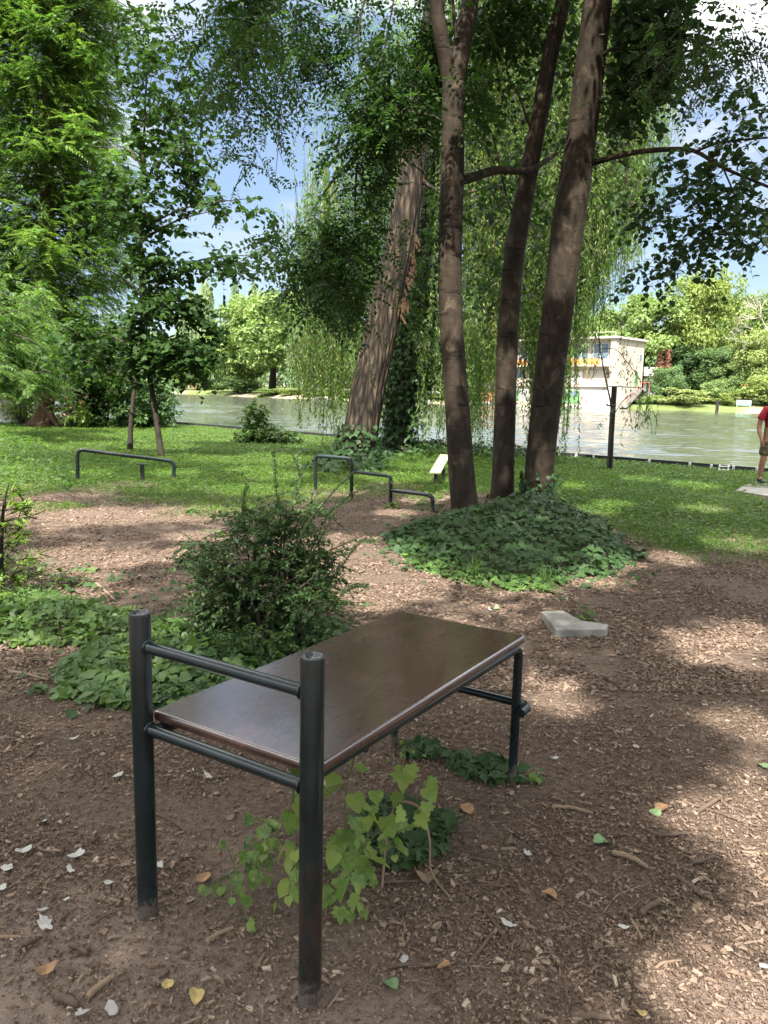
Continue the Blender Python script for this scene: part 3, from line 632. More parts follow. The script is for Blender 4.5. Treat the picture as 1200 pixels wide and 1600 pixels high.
def strands(mb, cl, leafn=.045, size=.135):
    """cl: list of (u, Y, top v, bottom v, number, spread m); hanging shoots set with narrow leaves"""
    for u, Y, vt, vb, n, sp in cl:
        top, bot = pt(u, vt, Y), pt(u, vb, Y); H = top[2] - bot[2]
        for _ in range(n):
            h = H * rng.uniform(.55, 1.06); x0, y0 = rng.normal(0, sp), rng.normal(0, sp)
            st = top + A([x0, y0, rng.uniform(-.3, .5)]); z1 = bot[2] + (H - h) * rng.uniform(-.1, .6) + rng.uniform(-.15, .25)
            z1 = min(z1, st[2] - .6); m = max(int((st[2] - z1) / .25), 3); t = np.linspace(0, 1, m)
            sw = rng.normal(0, .22, 2); P = st + np.c_[sw[0] * t ** 1.5 + .04 * np.sin(t * 9 + rng.random() * 6), sw[1] * t ** 1.5, (z1 - st[2]) * t]
            prisms(mb, P[:-1], P[1:], .004, .003)
            nl = int((st[2] - z1) / leafn * rng.uniform(.7, 1)); tt = np.sort(rng.random(nl)); q = np.stack([np.interp(tt, t, P[:, i]) for i in range(3)], -1)
            f = rdir(nl, -1.0, -.2); f[:, 2] -= .4
            tn = np.clip(.25 + .4 * rng.random(nl) + (rng.random() < .12) * .4 + rng.normal(0, .1), 0, 1)
            ls = size * rng.uniform(.6, 1.2, nl); scatter(mb, THIN, q, f, rdir(nl), ls, tn, 0, ls * 1.4)
cl = []
def curtain(u0, u1, n, Ylo, Yhi, tops, bots, per, sp=.22):
    for i in range(n):
        u = rng.uniform(u0, u1); b = np.interp(u, *zip(*bots)) + rng.normal(0, 26); t = np.interp(u, *zip(*tops)) + rng.normal(0, 60)
        cl.append((u, rng.uniform(Ylo, Yhi), t, b, per, sp))
curtain(860, 960, 50, 18.5, 22, [(860, -60), (960, 80)], [(850, 540), (870, 600), (886, 690), (897, 640), (906, 545), (935, 540), (946, 490), (960, 430)], 15)
curtain(950, 1055, 36, 18.5, 22, [(950, 0), (1050, 60)], [(950, 440), (985, 400), (1010, 400), (1045, 250), (1055, 200)], 9)
curtain(715, 860, 48, 19, 24, [(715, 60), (860, 0)], [(715, 560), (735, 690), (745, 710), (760, 620), (775, 680), (790, 560), (815, 500), (860, 520)], 12)
curtain(465, 545, 20, 18.6, 22, [(470, 330), (560, 250)], [(460, 520), (480, 620), (520, 650), (560, 640)], 9)
curtain(560, 715, 34, 21.6, 24.6, [(560, 150), (715, 60)], [(560, 600), (640, 640), (700, 650), (715, 600)], 10)
cl += [(742, 18.3, 470, 722, 14, .1), (880, 18.2, 400, 735, 16, .12), (660, 18.2, 520, 690, 5, .25), (685, 18.3, 520, 680, 6, .2), (500, 18.3, 500, 680, 4, .25), (530, 18.5, 480, 690, 4, .25), (775, 18.5, 520, 690, 6, .12), (893, 18.6, 300, 650, 10, .12)]
strands(mb := MB(), cl); mb.build('hanging_branches', [M['willow'], M['twig']], tw_)
mb = MB()
for a in [(800, 40, 21, 130, 160, 300), (930, 20, 21, 120, 150, 260), (620, 60, 21, 120, 160, 360), (720, 220, 21.5, 120, 130, 200)]:
    cloud(mb, *a[:5], a[5], 'thin', .15, ry=2, L=.8, nl=12, thr=.42, fr=.7, droop=1.2)
for c, rad, n in [((1, 19, 14), (5, 3, 3.5), 500), ((5, 20, 13), (3.5, 3, 3), 400)]: world_cloud(mb, c, rad, n, 'thin', .24, 1, 10)
mb.build('crown', [M['willow'], M['twig']], tw_)

# ivy-clad trunk just behind the willow
gi = gp(622, 700); ti = empty('ivy_clad_tree', gi, 'dark upright trunk smothered in ivy, close behind the leaning willow', 'tree')
mb = MB(); Qi = trunk(mb, [(618, 710, 40, 20.3), (628, 640, 34, 20.4), (650, 520, 34, 20.6), (668, 400, 32, 20.7), (682, 260, 28, 20.8), (695, 80, 22, 21)], 50, 20); mb.build('trunk', M['barkg'], ti)
mb = MB()
k = rng.integers(0, 44, 9000); d = rdir(9000, -.6, .8); wdt = np.interp(k, [0, 8, 18, 30, 44], [.3, .35, .75, .8, .5])
P = Qi[k] + d * (wdt * rng.uniform(.75, 1.15, 9000))[:, None] + rng.normal(0, .1, (9000, 3))
scatter(mb, IVY, P, d * .4 + A([0, 0, -.8]) + rng.normal(0, .3, P.shape), d + rng.normal(0, .3, P.shape), .12 * rng.uniform(.6, 1.3, 9000), rng.random(9000) * .6)
mb.build('ivy_coat', M['ivy'], ti)

# --- young linden with a slim second stem
gs = gp(252, 716); tl = empty('young_linden', gs, 'slender young tree in tiered dark leaves, trunk leaning to the left', 'tree')
mb = MB(); Qs = trunk(mb, [(254, 722, 11, 17.5), (250, 695, 9.5, 17.5), (242, 640, 9, 17.6), (233, 580, 9, 17.7), (224, 500, 8, 17.8), (221, 420, 7, 17.8), (219, 330, 5.5, 17.8), (224, 240, 4, 17.8), (228, 140, 3, 17.8), (232, 60, 2, 17.8)], 60, 10, .006)
for u, v, w in [(300, 520, 3), (150, 520, 3), (320, 545, 2.5), (120, 560, 2.5), (300, 420, 2.5), (160, 420, 2.5), (330, 330, 2.5), (150, 330, 2), (300, 240, 2), (160, 220, 2), (290, 150, 2), (190, 130, 2), (420, 400, 2.5), (390, 310, 2)]:
    b = pt(223, v + 45, 17.8); reach(mb, b, pt(u, v, 17.8 + rng.uniform(-1, 1)), w * .012, .008, .15)
mb.build('trunk', M['barkg'], tl)
mb = MB()
for a in [(225, 530, 17.8, 112, 55, 640), (280, 560, 17.6, 55, 26, 110), (160, 555, 17.9, 50, 30, 110), (230, 470, 17.8, 75, 28, 140), (235, 408, 17.8, 70, 24, 100), (330, 412, 17.6, 80, 16, 60), (395, 402, 17.5, 42, 14, 30),
          (225, 345, 17.8, 80, 26, 100), (340, 322, 17.6, 60, 14, 36), (230, 280, 17.8, 80, 26, 95), (310, 250, 17.6, 60, 16, 34), (235, 215, 17.8, 70, 26, 75), (270, 160, 17.8, 60, 26, 60), (250, 105, 17.8, 60, 28, 50), (185, 215, 17.9, 35, 22, 24), (180, 310, 17.8, 40, 18, 24), (255, 60, 17.8, 45, 30, 26), (380, 380, 17.5, 30, 12, 12)]:
    cloud(mb, *a[:5], a[5], 'round', .125, ry=1.0, L=.5, nl=8, thr=.45, droop=.3, fr=1.4)
mb.build('crown', [M['leaf_lind'], M['twig']], tl)
ga = gp(204, 706); ts = empty('sapling', ga, 'thin crooked sapling stem crossing behind the tiered young tree', 'tree')
mb = MB(); trunk(mb, [(203, 708, 8, 18.9), (205, 660, 7, 18.9), (211, 600, 6, 18.9), (216, 560, 5, 18.9), (222, 500, 4, 18.9), (224, 440, 3, 18.9)], 30, 9, .006); mb.build('trunk', M['barkg'], ts)
mb = MB()
for a in [(190, 520, 18.9, 70, 50, 150), (235, 500, 19, 50, 40, 80)]: cloud(mb, *a[:5], a[5], 'round', .14, ry=.8, L=.5, nl=7, thr=.42)
mb.build('crown', [M['leaf_lind'], M['twig']], ts)

# --- swamp cypress
def sprays(mb, P, D, L, n_pair=11, w=.16, tintb=.5):
    n = len(P); D = unit(D); s = unit(np.cross(D, A([0, 0, 1.]) + rng.normal(0, .35, (n, 3)))); Ls = L * rng.uniform(.6, 1.25, n); b = rng.random(n)
    prisms(mb, P, P + D * Ls[:, None] - A([0, 0, .18]) * Ls[:, None], .006, .003)
    for k in range(n_pair):
        t = (k + .5) / n_pair; q = P + D * (Ls * t)[:, None] - A([0, 0, 1.]) * (.18 * Ls * t * t)[:, None]; ln = w * (1.1 - .75 * t) * Ls / L
        for sg in (-1, 1):
            scatter(mb, THIN, q, D * .6 + s * sg + A([0, 0, -.25]) + rng.normal(0, .12, (n, 3)), A([0, 0, 1.]) + rng.normal(0, .3, (n, 3)), ln * rng.uniform(.8, 1.2, n), np.clip(b * .7 + tintb * .5 + rng.normal(0, .1, n), 0, 1), 0, ln * 2.6)
gc = gp(68, 664); tc = empty('swamp_cypress', gc, 'tall feathery bright green conifer on a pale flared trunk', 'tree')
mb = MB(); trunk(mb, [(66, 672, 46, 29.6), (68, 655, 34, 29.7), (70, 620, 27, 29.8), (72, 500, 24, 30), (74, 300, 20, 30), (76, 0, 14, 30), (78, -300, 8, 30)], 60, 26, .05, flare=.5)
limb(mb, [(74, 640, 12, 29.5), (84, 655, 10, 29.2), (92, 668, 5, 29)], 10, 10); mb.build('trunk', M['barkr'], tc)
mb = MB(); nb = 260
for i in range(nb):
    v = -260 + 860 * (i + rng.random()) / nb; a = rng.uniform(0, 2 * np.pi); base = pt(72, v, 30)
    reachm = np.interp(v, [-260, 100, 400, 600], [2.2, 2.9, 2.7, 2.4]) * rng.uniform(.55, 1.15) * (1.15 if math.sin(a) < 0 else .9)
    if math.sin(a) < -.2: reachm *= 1.3
    e = base + A([math.cos(a) * reachm, math.sin(a) * reachm, -.15 * reachm + rng.uniform(-.2, .5)])
    tube(mb, spline([base, (base + e) / 2 + A([0, 0, .2]), e], 6), np.linspace(.035, .01, 6), 5, mat=1)
    m = int(44 * reachm / 2.5); t = rng.random(m) ** .6; c = base + (e - base) * t[:, None] + rng.normal(0, .16, (m, 3)) + A([0, 0, -.1])
    dd = unit(e - base) * .8 + rng.normal(0, .55, (m, 3)); dd[:, 2] = dd[:, 2] * .4 - .2; sprays(mb, c, dd, .72, 10, .17, rng.uniform(.2, .9))
n = 15500; v_ = rng.uniform(-330, 585, n); Zc = np.array([pt(72, k, 30)[2] for k in v_]); rm = np.interp(v_, [-330, 100, 400, 600], [2.2, 2.9, 2.8, 2.5]) * (.75 + .55 * fbm(v_ * .02, v_ * 0, 4)); a_ = rng.uniform(0, 6.28, n); rq = rm * rng.random(n) ** .42 * (.72 + .5 * fbm(np.cos(a_) * 1.5, np.sin(a_) * 1.5, v_ * .022, 2))
P = np.c_[pt(72, 300, 30)[0] + np.cos(a_) * rq, 30 + np.sin(a_) * rq, Zc - .12 * rq]; D = np.c_[np.cos(a_), np.sin(a_), -.35 + 0 * a_] + rng.normal(0, .45, (n, 3))
tn_ = fbm(P[:, 0] * .9, P[:, 1] * .9, P[:, 2] * .9, 2)
for lo, hi_, tb in ((0, .42, .15), (.42, .52, .45), (.52, .6, .75), (.6, 1, 1.05)): w_ = (tn_ >= lo) & (tn_ < hi_); sprays(mb, P[w_], D[w_], .62, 12, .13, tb)
for i in range(70):   # low boughs that reach toward the lawn
    p0 = pt(rng.uniform(-60, 60), rng.uniform(430, 600), rng.uniform(20, 25)); e = p0 + A([rng.uniform(.2, 1.3), rng.uniform(-1, .3), rng.uniform(-.7, -.1)])
    tube(mb, spline([p0, (p0 + e) / 2 + A([0, 0, .15]), e], 6), np.linspace(.02, .006, 6), 5, mat=1)
    m = 22; t = rng.random(m); c = p0 + (e - p0) * t[:, None] + rng.normal(0, .1, (m, 3)); dd = unit(e - p0) + rng.normal(0, .45, (m, 3)); dd[:, 2] = dd[:, 2] * .4 - .2
    sprays(mb, c, dd, .6, 11, .14, rng.uniform(-.1, .35))
mb.build('crown', [M['cyp'], M['twig']], tc)

# small cypress seedling at the picture's edge, beside the bench
g = gp(4, 945); tq = empty('cypress_seedling', g, 'small feathery yellow-green conifer seedling beside the leafy ground cover', 'plant')
mb = MB(); b0 = g; tube(mb, spline([b0, pt(2, 860, 5.5), pt(6, 790, 5.5), pt(14, 755, 5.5)], 14), np.linspace(.022, .004, 14), 8); mb.build('trunk', M['barkg'], tq)
mb = MB()
for v in np.linspace(765, 925, 20):
    base = pt(6, v, 5.5); k = 2
    for _ in range(k):
        a = rng.uniform(0, 6.28); L = np.interp(v, [760, 930], [.12, .34]) * rng.uniform(.7, 1.3); d = A([math.cos(a), math.sin(a), .25]); e = base + d * L
        prisms(mb, base[None], e[None], .004, .002); m = 6; t = rng.uniform(.2, 1, m); sprays(mb, base + (e - base) * t[:, None], d + rng.normal(0, .5, (m, 3)), .12, 9, .04, .7)
mb.build('crown', [M['cypy'], M['twig']], tq)

# --- overhanging trees the photographer stands under; their lower boughs hang into the top of the view and unseen crown parts are added to shade bench, lawn and trunks
def overhang(name, label, base, clouds, hang, kind, size, boughs, grp=None):
    t = empty(name, base, label, 'tree', grp); mb = MB(); top = A(base) + A([.2, .4, 11])
    tube(mb, spline([A(base) - A([0, 0, .3]), A(base) + A([0, 0, 2]), A(base) + A([.3, .2, 6]), top], 24), np.linspace(.28, .08, 24), 16)
    for q in boughs: P = spline([A(base) + A([.1, .1, q[3]]), (A(base) + A(q[:3])) / 2 + A([0, 0, q[3] * .5 + .6]), A(q[:3])], 14); tube(mb, P, np.linspace(.09, .012, 14), 8)
    mb.build('trunk', M['bark'], t); mb = MB()
    for c, rad, n in clouds: world_cloud(mb, c, rad, n, kind, size * 2.3, .7, 4 if kind == 'pinnate' else 7, .40)
    for a in hang: cloud(mb, *a[:5], a[5], kind, size, ry=.9, L=.34, nl=4, thr=.46, fr=2.6, droop=.6, gaps=True, pw=.36)
    mb.build('crown', [M['leaf_dark'], M['twig']], t)
p1, p2 = pt(340, -10, 5.6), pt(1130, -10, 5.6)
overhang('robinia_tree', 'overhanging tree with fine paired leaflets dangling against the pale cloud', (-3.6, -3.6, 0),
         [((-5.6, 6.4, 10.0), (2.6, 1.8, 1.0), 300), ((-2.5, 6.4, 10.0), (2.4, 1.8, 1.0), 300), ((-8.4, 8.0, 10.5), (2.4, 2.4, 1.0), 300), ((-4.6, -1.6, 8.2), (2.6, 2.8, 1.5), 259), ((-1.8, -2.6, 7.6), (2.4, 2.6, 1.4), 273), ((-3.4, 1.6, 8.4), (2.8, 2.2, 1.3), 273), ((-1.0, .8, 8.8), (2.2, 2.2, 1.3), 259), ((-6.4, 1.4, 8), (2, 2.4, 1.4), 216), ((-1.4, 4.0, 8.2), (2.4, 1.6, 1.1), 237), ((-4.6, 4.2, 8.4), (2.4, 1.6, 1.1), 237), ((-2.8, -5, 9), (3, 2.4, 1.5), 216)],
         [(380, 20, 5.4, 80, 60, 30), (300, 30, 5.8, 70, 50, 16), (400, 110, 6.2, 60, 60, 20), (310, 120, 6.4, 70, 60, 14), (170, 5, 5.6, 26, 18, 5), (205, 70, 5.8, 14, 20, 4), (350, 200, 6.6, 50, 50, 10), (250, 60, 6.6, 40, 40, 6), (460, 40, 6, 60, 60, 18)], 'pinnate', .045, [(*p1, 5.5), (-1.2, 3.5, 6.4, 6), (-5, 3, 6.5, 6)])
overhang('ash_tree', 'overhanging tree with dark slender leaves filling the corner above the bare branch', (4.6, -3.8, 0),
         [((1.0, -3.2, 8.2), (2.6, 2.6, 1.2), 480), ((2.6, -.6, 8.2), (2.2, 2.0, 1.0), 340), ((1.8, -2.0, 8), (2.4, 2.6, 1.4), 735), ((4.2, -1.0, 8.4), (2.4, 2.6, 1.4), 477), ((2.0, 1.6, 8.6), (2.4, 2.2, 1.2), 477), ((5.0, 2.0, 8.2), (2.4, 2.2, 1.3), 453), ((1.6, 4.4, 8.4), (2.4, 1.6, 1.1), 414), ((1.3, -4.4, 8.6), (1.9, 1.6, .8), 380), ((1.1, 6.3, 9.3), (2.8, 1.5, 1.0), 400), ((2.4, 8.1, 9.2), (2.2, 1.2, .9), 300), ((3.0, 4.6, 8.8), (2.2, 1.5, 1.0), 330), ((4.6, 6.6, 9.4), (2.2, 1.4, 1.0), 330), ((4.8, 4.8, 8.4), (2.4, 1.6, 1.1), 414), ((.6, -4.6, 8.4), (2.6, 2.4, 1.4), 414), ((7.4, 3, 8), (2, 3, 1.3), 327)],
         [(1130, 15, 5.6, 80, 40, 40), (1180, 50, 5.7, 45, 45, 26), (1150, 80, 5.8, 40, 25, 9), (1080, 5, 5.6, 40, 22, 8)], 'pinnate', .04, [(*p2, 5.5), (2.5, 3.6, 6.6, 6), (6.5, 3, 6.5, 6)])

# ------------------------------------------------------------------ shrubs and bushes on the near bank
def bush(name, label, base, clouds, kind, size, matl, n_stem=14, cat='bush', L=.35, nl=8, extra=None):
    t = empty(name, base, label, cat); mb = MB()
    for i in range(n_stem):
        a = clouds[i % len(clouds)]; c = pt(a[0], a[1], a[2]) + rng.normal(0, .3, 3) * A([a[3], a[3], a[4]]) * a[2] / F_PX; reach(mb, A(base) + rng.normal(0, .04, 3) * A([1, 1, 0]), c, .012 + .0006 * a[2], .004, .05)
    mb.build('stems', M['twig'], t); mb = MB()
    for a in clouds: cloud(mb, *a[:5], a[5], kind, size, ry=a[6] if len(a) > 6 else a[3] * a[2] / F_PX, L=L, nl=nl, thr=.4, droop=.2, gaps=False, fr=a[7] if len(a) > 7 else 1.3, tw=.003)
    if extra: extra(mb)
    mb.build('foliage', matl, t); return t
bush('evergreen_bush', 'large rounded dark evergreen bush where the lawn meets the water', gp(185, 662),
     [(180, 610, 31, 60, 52, 520, 1.6), (228, 610, 30, 38, 50, 330, 1.4), (150, 560, 31.5, 50, 40, 260, 1.4), (205, 645, 30, 60, 22, 220, 1.3)], 'leaf6', .17, [M['shrub'], M['twig']], L=.5)
def petals(mb):
    P = ellip(pt(108, 630, 29), (.8, .5, .8), 40); scatter(mb, ROUND, P, rdir(40), A([0, -1, .3]), .09, .5, 2)
bush('flowering_bush', 'sunlit yellow-green bush dotted with pink flowers beside the conifer trunk', gp(112, 663), [(108, 628, 29.5, 26, 30, 200, .9), (128, 645, 29.3, 20, 18, 90, .7)], 'leaf6', .12, [M['fresh'], M['twig'], M['pink']], 8, L=.3, extra=petals)
bush('garden_bush', 'pale green bush between the grey fence and the conifer trunk', gp(33, 664), [(34, 635, 31, 22, 26, 150, .9), (20, 610, 33, 30, 22, 150, .9)], 'leaf6', .13, [M['fresh'], M['twig']], 8, L=.35)
bush('waterside_bush', 'low dark mounded bush with one upright shoot at the lawn edge', gp(408, 690), [(402, 645, 23.4, 17, 16, 70, .35, 2), (398, 668, 23.4, 22, 14, 80, .4, 2), (415, 680, 23.2, 48, 12, 210, .6, 2), (438, 683, 23.2, 26, 9, 80, .4, 2)], 'leaf6', .12, [M['cover'], M['twig']], 10, L=.25)
def sprigs(mb):
    for P in [[(410, 990, 4.6), (470, 840, 4.5), (520, 770, 4.4), (572, 722, 4.3)], [(415, 990, 4.6), (440, 850, 4.6), (432, 770, 4.6), (428, 700, 4.6)], [(420, 990, 4.6), (480, 880, 4.5), (540, 780, 4.45), (610, 755, 4.4)], [(400, 990, 4.6), (350, 870, 4.6), (305, 850, 4.6), (275, 862, 4.6)],
              [(415, 990, 4.6), (455, 800, 4.7), (470, 750, 4.7), (462, 716, 4.7)], [(420, 990, 4.6), (520, 900, 4.5), (560, 850, 4.5), (585, 846, 4.5)], [(400, 990, 4.6), (385, 840, 4.7), (380, 790, 4.7), (386, 758, 4.7)], [(420, 990, 4.6), (500, 830, 4.6), (515, 800, 4.6), (545, 782, 4.6)], [(420, 1000, 4.5), (500, 960, 4.4), (545, 920, 4.4), (575, 915, 4.4)]]:
        Q = spline([pt(*p) for p in P], 40); tube(mb, Q, np.linspace(.006, .0015, 40), 5, mat=1); T = np.gradient(Q, axis=0)
        for i in range(12, 40):
            for sg in (-1, 1):
                s = np.cross(unit(T[i]), A([0, -.4, 1])) * sg; scatter(mb, LEAF2, Q[i][None], (T[i] / np.linalg.norm(T[i]) * .7 + s)[None], A([0, 0, 1.]) + rng.normal(0, .4, 3), .034 * rng.uniform(.7, 1.2), rng.random())
bush('privet_shrub', 'loose small-leaved shrub with long arching shoots behind the bench', gp(412, 1012),
     [(395, 930, 4.65, 75, 60, 302, .3, 4), (440, 870, 4.7, 60, 48, 194, .26, 4), (325, 875, 4.65, 46, 28, 86, .2, 5), (480, 925, 4.55, 50, 38, 136, .24, 4), (410, 985, 4.55, 80, 30, 187, .28, 4), (330, 940, 4.7, 45, 36, 93, .2, 4), (400, 820, 4.7, 45, 36, 90, .2, 5), (460, 805, 4.7, 50, 40, 85, .2, 5), (350, 985, 4.6, 55, 26, 130, .2, 4), (510, 880, 4.5, 30, 25, 46, .15, 5)],
     'leaf2', .034, [M['shrub'], M['twig']], 26, 'shrub', .16, 14, sprigs)

# ------------------------------------------------------------------ ground cover, ivy, grass
def poly_pts(px, n):
    G = A([gp(*p)[:2] for p in px]); lo, hi = G.min(0), G.max(0); out_ = np.zeros((0, 2))
    while len(out_) < n:
        q = rng.uniform(lo, hi, (n * 2, 2)); ins = np.zeros(len(q), bool); m = len(G)
        for i in range(m):
            a, b = G[i], G[(i + 1) % m]; c = ((a[1] > q[:, 1]) != (b[1] > q[:, 1])) & (q[:, 0] < (b[0] - a[0]) * (q[:, 1] - a[1]) / (b[1] - a[1] + 1e-12) + a[0]); ins ^= c
        out_ = np.vstack([out_, q[ins]])
    return out_[:n], G
def edge_dist(q, G):
    d = np.full(len(q), 9.)
    for a, b in zip(G, np.roll(G, -1, 0)):
        t = np.clip(((q - a) @ (b - a)) / max((b - a) @ (b - a), 1e-9), 0, 1); d = np.minimum(d, np.linalg.norm(q - a - t[:, None] * (b - a), axis=1))
    return d
def cover(mb, px, n, kinds, size, hmax, mat=0, stems=True, clump=2.0, tint=(0, 1)):
    q, G = poly_pts(px, n); ed = edge_dist(q, G); keep = (fbm(q[:, 0] * 3, q[:, 1] * 3, 8) + np.clip(ed * 2.2, 0, .45)) > .52; q, ed = q[keep], ed[keep]; n = len(q)
    H = hmax * (.25 + .75 * smooth(0, .45, ed)) * (.35 + 1.1 * fbm(q[:, 0] * clump, q[:, 1] * clump, 5)); z0 = hz(q[:, 0], q[:, 1])
    P = np.c_[q, z0 + .015 + H * rng.random(n) ** .6]; a = rng.uniform(0, 6.28, n)
    f = np.c_[np.cos(a), np.sin(a), rng.uniform(-.75, .15, n)]; up = A([0, -.25, 1.]) + rng.normal(0, .35, (n, 3)); s = size * rng.uniform(.35, 1.3, n)
    tn = np.clip(tint[0] + (tint[1] - tint[0]) * (.55 * fbm(q[:, 0] * 2, q[:, 1] * 2, 6) + .45 * rng.random(n)), 0, 1); sel = rng.integers(0, len(kinds), n)
    for k, tm in enumerate(kinds):
        w = sel == k
        if tm == 'pinnate': pinnate(mb, P[w], f[w] + A([0, 0, .3]), up[w], s[w] * 2.2, 3, s[w] * .55, tn[w], mat)
        else: scatter(mb, tm, P[w], f[w], up[w], s[w], tn[w], mat)
    if stems: w = P[:, 2] > z0 + .04; prisms(mb, np.c_[q[w] + rng.normal(0, .02, (w.sum(), 2)), z0[w] - .01], P[w], .002, .0012)
mb = MB()
cover(mb, [(-120, 930), (60, 925), (170, 945), (225, 962), (330, 975), (420, 985), (530, 970), (545, 1000), (500, 1030), (440, 1065), (330, 1102), (240, 1112), (90, 1100), (95, 1050), (140, 1020), (60, 1012), (-20, 1015), (-120, 1030)], 4300, [ROUND, LOBED, LEAF6, 'pinnate', LEAF6], .066, .13, tint=(.15, 1.0))
cover(mb, [(85, 1085), (100, 1040), (200, 1000), (240, 1040), (240, 1112), (150, 1112)], 700, [ROUND, LEAF6], .075, .14, tint=(.3, 1.0))
cover(mb, [(-100, 930), (0, 880), (60, 870), (90, 900), (60, 960), (-100, 990)], 260, [LEAF6, 'pinnate'], .05, .34, tint=(.5, 1.1))
o = mb.build('ground_cover', [M['cover'], M['stem']]); tag(o, 'mixed leafy ground cover spreading around the shrub behind the bench', 'ground cover', kind='stuff')
mb = MB(); cover(mb, [(60, 870), (330, 920), (600, 950), (580, 1020), (470, 1090), (300, 1135), (60, 1130), (10, 1060), (-60, 900)], 420, [IVY, ROUND, LEAF6], .055, .04, 0, True, 2, (.2, .9)); cover(mb, [(225, 1010), (330, 985), (520, 975), (545, 995), (480, 1040), (330, 1105), (235, 1110)], 2300, [IVY, ROUND], .075, .13, tint=(0, .9))
o = mb.build('ivy', [M['ivy'], M['stem']]); tag(o, 'dark ivy carpet below the small-leaved shrub', 'ivy', kind='stuff')
mb = MB()
IVP = [(592, 850), (640, 822), (700, 812), (745, 806), (790, 788), (870, 790), (935, 815), (1010, 872), (985, 898), (910, 905), (840, 922), (740, 908), (650, 885)]
cover(mb, [(550, 850), (640, 800), (760, 780), (900, 770), (1000, 820), (1060, 885), (1010, 920), (840, 945), (690, 925), (590, 895)], 900, [IVY, IVY, ROUND], .06, .05, 0, True, 2, (.2, 1)); cover(mb, IVP, 5600, [IVY, IVY, ROUND], .08, .20, tint=(0, .85)); cover(mb, [(620, 870), (700, 880), (830, 905), (910, 905), (850, 930), (740, 918), (650, 895)], 650, [ROUND, IVY, 'pinnate'], .065, .10, tint=(.7, 1.3))
for Q, r, m, h in ((Q1, .22, 120, .15), (trunk_path([(786, 800, 36, 11.5), (790, 640, 36, 11.5)])[0], .19, 220, .28), (trunk_path([(838, 800, 46, 11.3), (850, 680, 46, 11.25)])[0], .24, 420, .62)):
    b, d = Q[0], unit(Q[-1] - Q[0]) if len(Q) < 5 else unit(Q[10] - Q[0]); t = rng.random(m) ** 1.6 * h; a = rng.uniform(0, 6.28, m); nrm = np.c_[np.cos(a), np.sin(a), 0 * a]
    P = b + d * t[:, None] + nrm * (r * rng.uniform(1.0, 1.25, m))[:, None]; scatter(mb, IVY, P, A([0, 0, -1.]) + nrm * .3 + rng.normal(0, .5, (m, 3)), nrm + rng.normal(0, .3, (m, 3)), .075 * rng.uniform(.6, 1.2, m), rng.random(m) * .8)
o = mb.build('ivy', [M['ivy'], M['stem']]); tag(o, 'glossy ivy mound around the feet of the three trunks', 'ivy', kind='stuff')
mb = MB()
cover(mb, [(470, 735), (500, 715), (540, 690), (600, 690), (625, 712), (600, 740), (520, 745)], 2200, [IVY], .12, .28, stems=False, tint=(0, .7)); cover(mb, [(715, 715), (730, 700), (820, 700), (835, 715), (800, 722)], 700, [IVY, LEAF6], .12, .25, stems=False, tint=(.1, .9)); cover(mb, [(600, 712), (640, 690), (720, 700), (700, 712), (640, 722)], 800, [IVY, LEAF6], .12, .25, stems=False, tint=(.3, 1))
m = 700; t = rng.random(m) ** 1.8 * 1.1; a = rng.uniform(0, 6.28, m); nrm = np.c_[np.cos(a), np.sin(a), 0 * a]; ax = unit(Qw[40] - Qw[0])
scatter(mb, IVY, Qw[0] + ax * t[:, None] + nrm * (.47 * rng.uniform(1, 1.2, m))[:, None], A([0, 0, -1.]) + nrm * .3 + rng.normal(0, .5, (m, 3)), nrm, .12 * rng.uniform(.6, 1.2, m), rng.random(m) * .7)
o = mb.build('ivy', [M['ivy'], M['stem']]); tag(o, 'ivy sprawling over the foot of the leaning willow', 'ivy', kind='stuff')
mb = MB()
cover(mb, [(600, 1170), (660, 1150), (740, 1175), (815, 1190), (850, 1215), (820, 1238), (740, 1222), (680, 1205), (620, 1195)], 520, [LEAF6, ROUND, IVY], .055, .17, tint=(0, .75))
cover(mb, [(560, 1260), (640, 1250), (700, 1290), (690, 1345), (610, 1365), (560, 1350)], 420, [IVY], .055, .10, tint=(0, .6)); cover(mb, [(640, 1270), (705, 1275), (705, 1330), (660, 1340)], 130, ['pinnate', ROUND], .035, .12, tint=(.1, .8))
o = mb.build('ivy', [M['ivy'], M['stem']]); tag(o, 'low ivy and weeds growing in the shade under the bench', 'ivy', kind='stuff')

def wedge(n, y0, y1, pw, mar=1.5):
    pw = 1.001 if pw == 1.0 else pw
    y = (y0 ** (1 - pw) + rng.random(n) * (y1 ** (1 - pw) - y0 ** (1 - pw))) ** (1 / (1 - pw)); x = rng.uniform(-1, 1, n) * (.53 * y + mar); return x, y
x, y = wedge(740000, 7.0, 34, 1.35, 3.2); b = shore_b(x, y); lm = lawn_mask(x, y)
pt_ = fbm(x * 1.4, y * 1.4, 2.5); k = (b > .12) & ~((x > 6.2) & (x < 9) & (y > 12.0) & (y < 13.9)) & (rng.random(len(x)) < lm * (.35 + 1.1 * pt_)); x, y, pt_ = x[k], y[k], pt_[k]; n = len(x); a = rng.uniform(0, 6.28, n); mb = MB()
hgt = (.035 + .075 * rng.random(n) ** 1.5) * (.6 + .9 * pt_); z = hz(x, y)
scatter(mb, BLADE, np.c_[x, y, z - .005], np.c_[np.cos(a) * .45, np.sin(a) * .45, np.ones(n)], np.c_[np.cos(a), np.sin(a), 0 * a], hgt, np.clip(.25 + .6 * (fbm(x * .8, y * .8, 1) - .3) + .45 * rng.random(n), 0, 1), 0, .0055 * (y / 9) ** .8 * rng.uniform(.7, 1.4, n))
w = rng.random(n) < .24 + .3 * (fbm(x * .7, y * .7, 12) > .55); m = w.sum(); a = rng.uniform(0, 6.28, m)
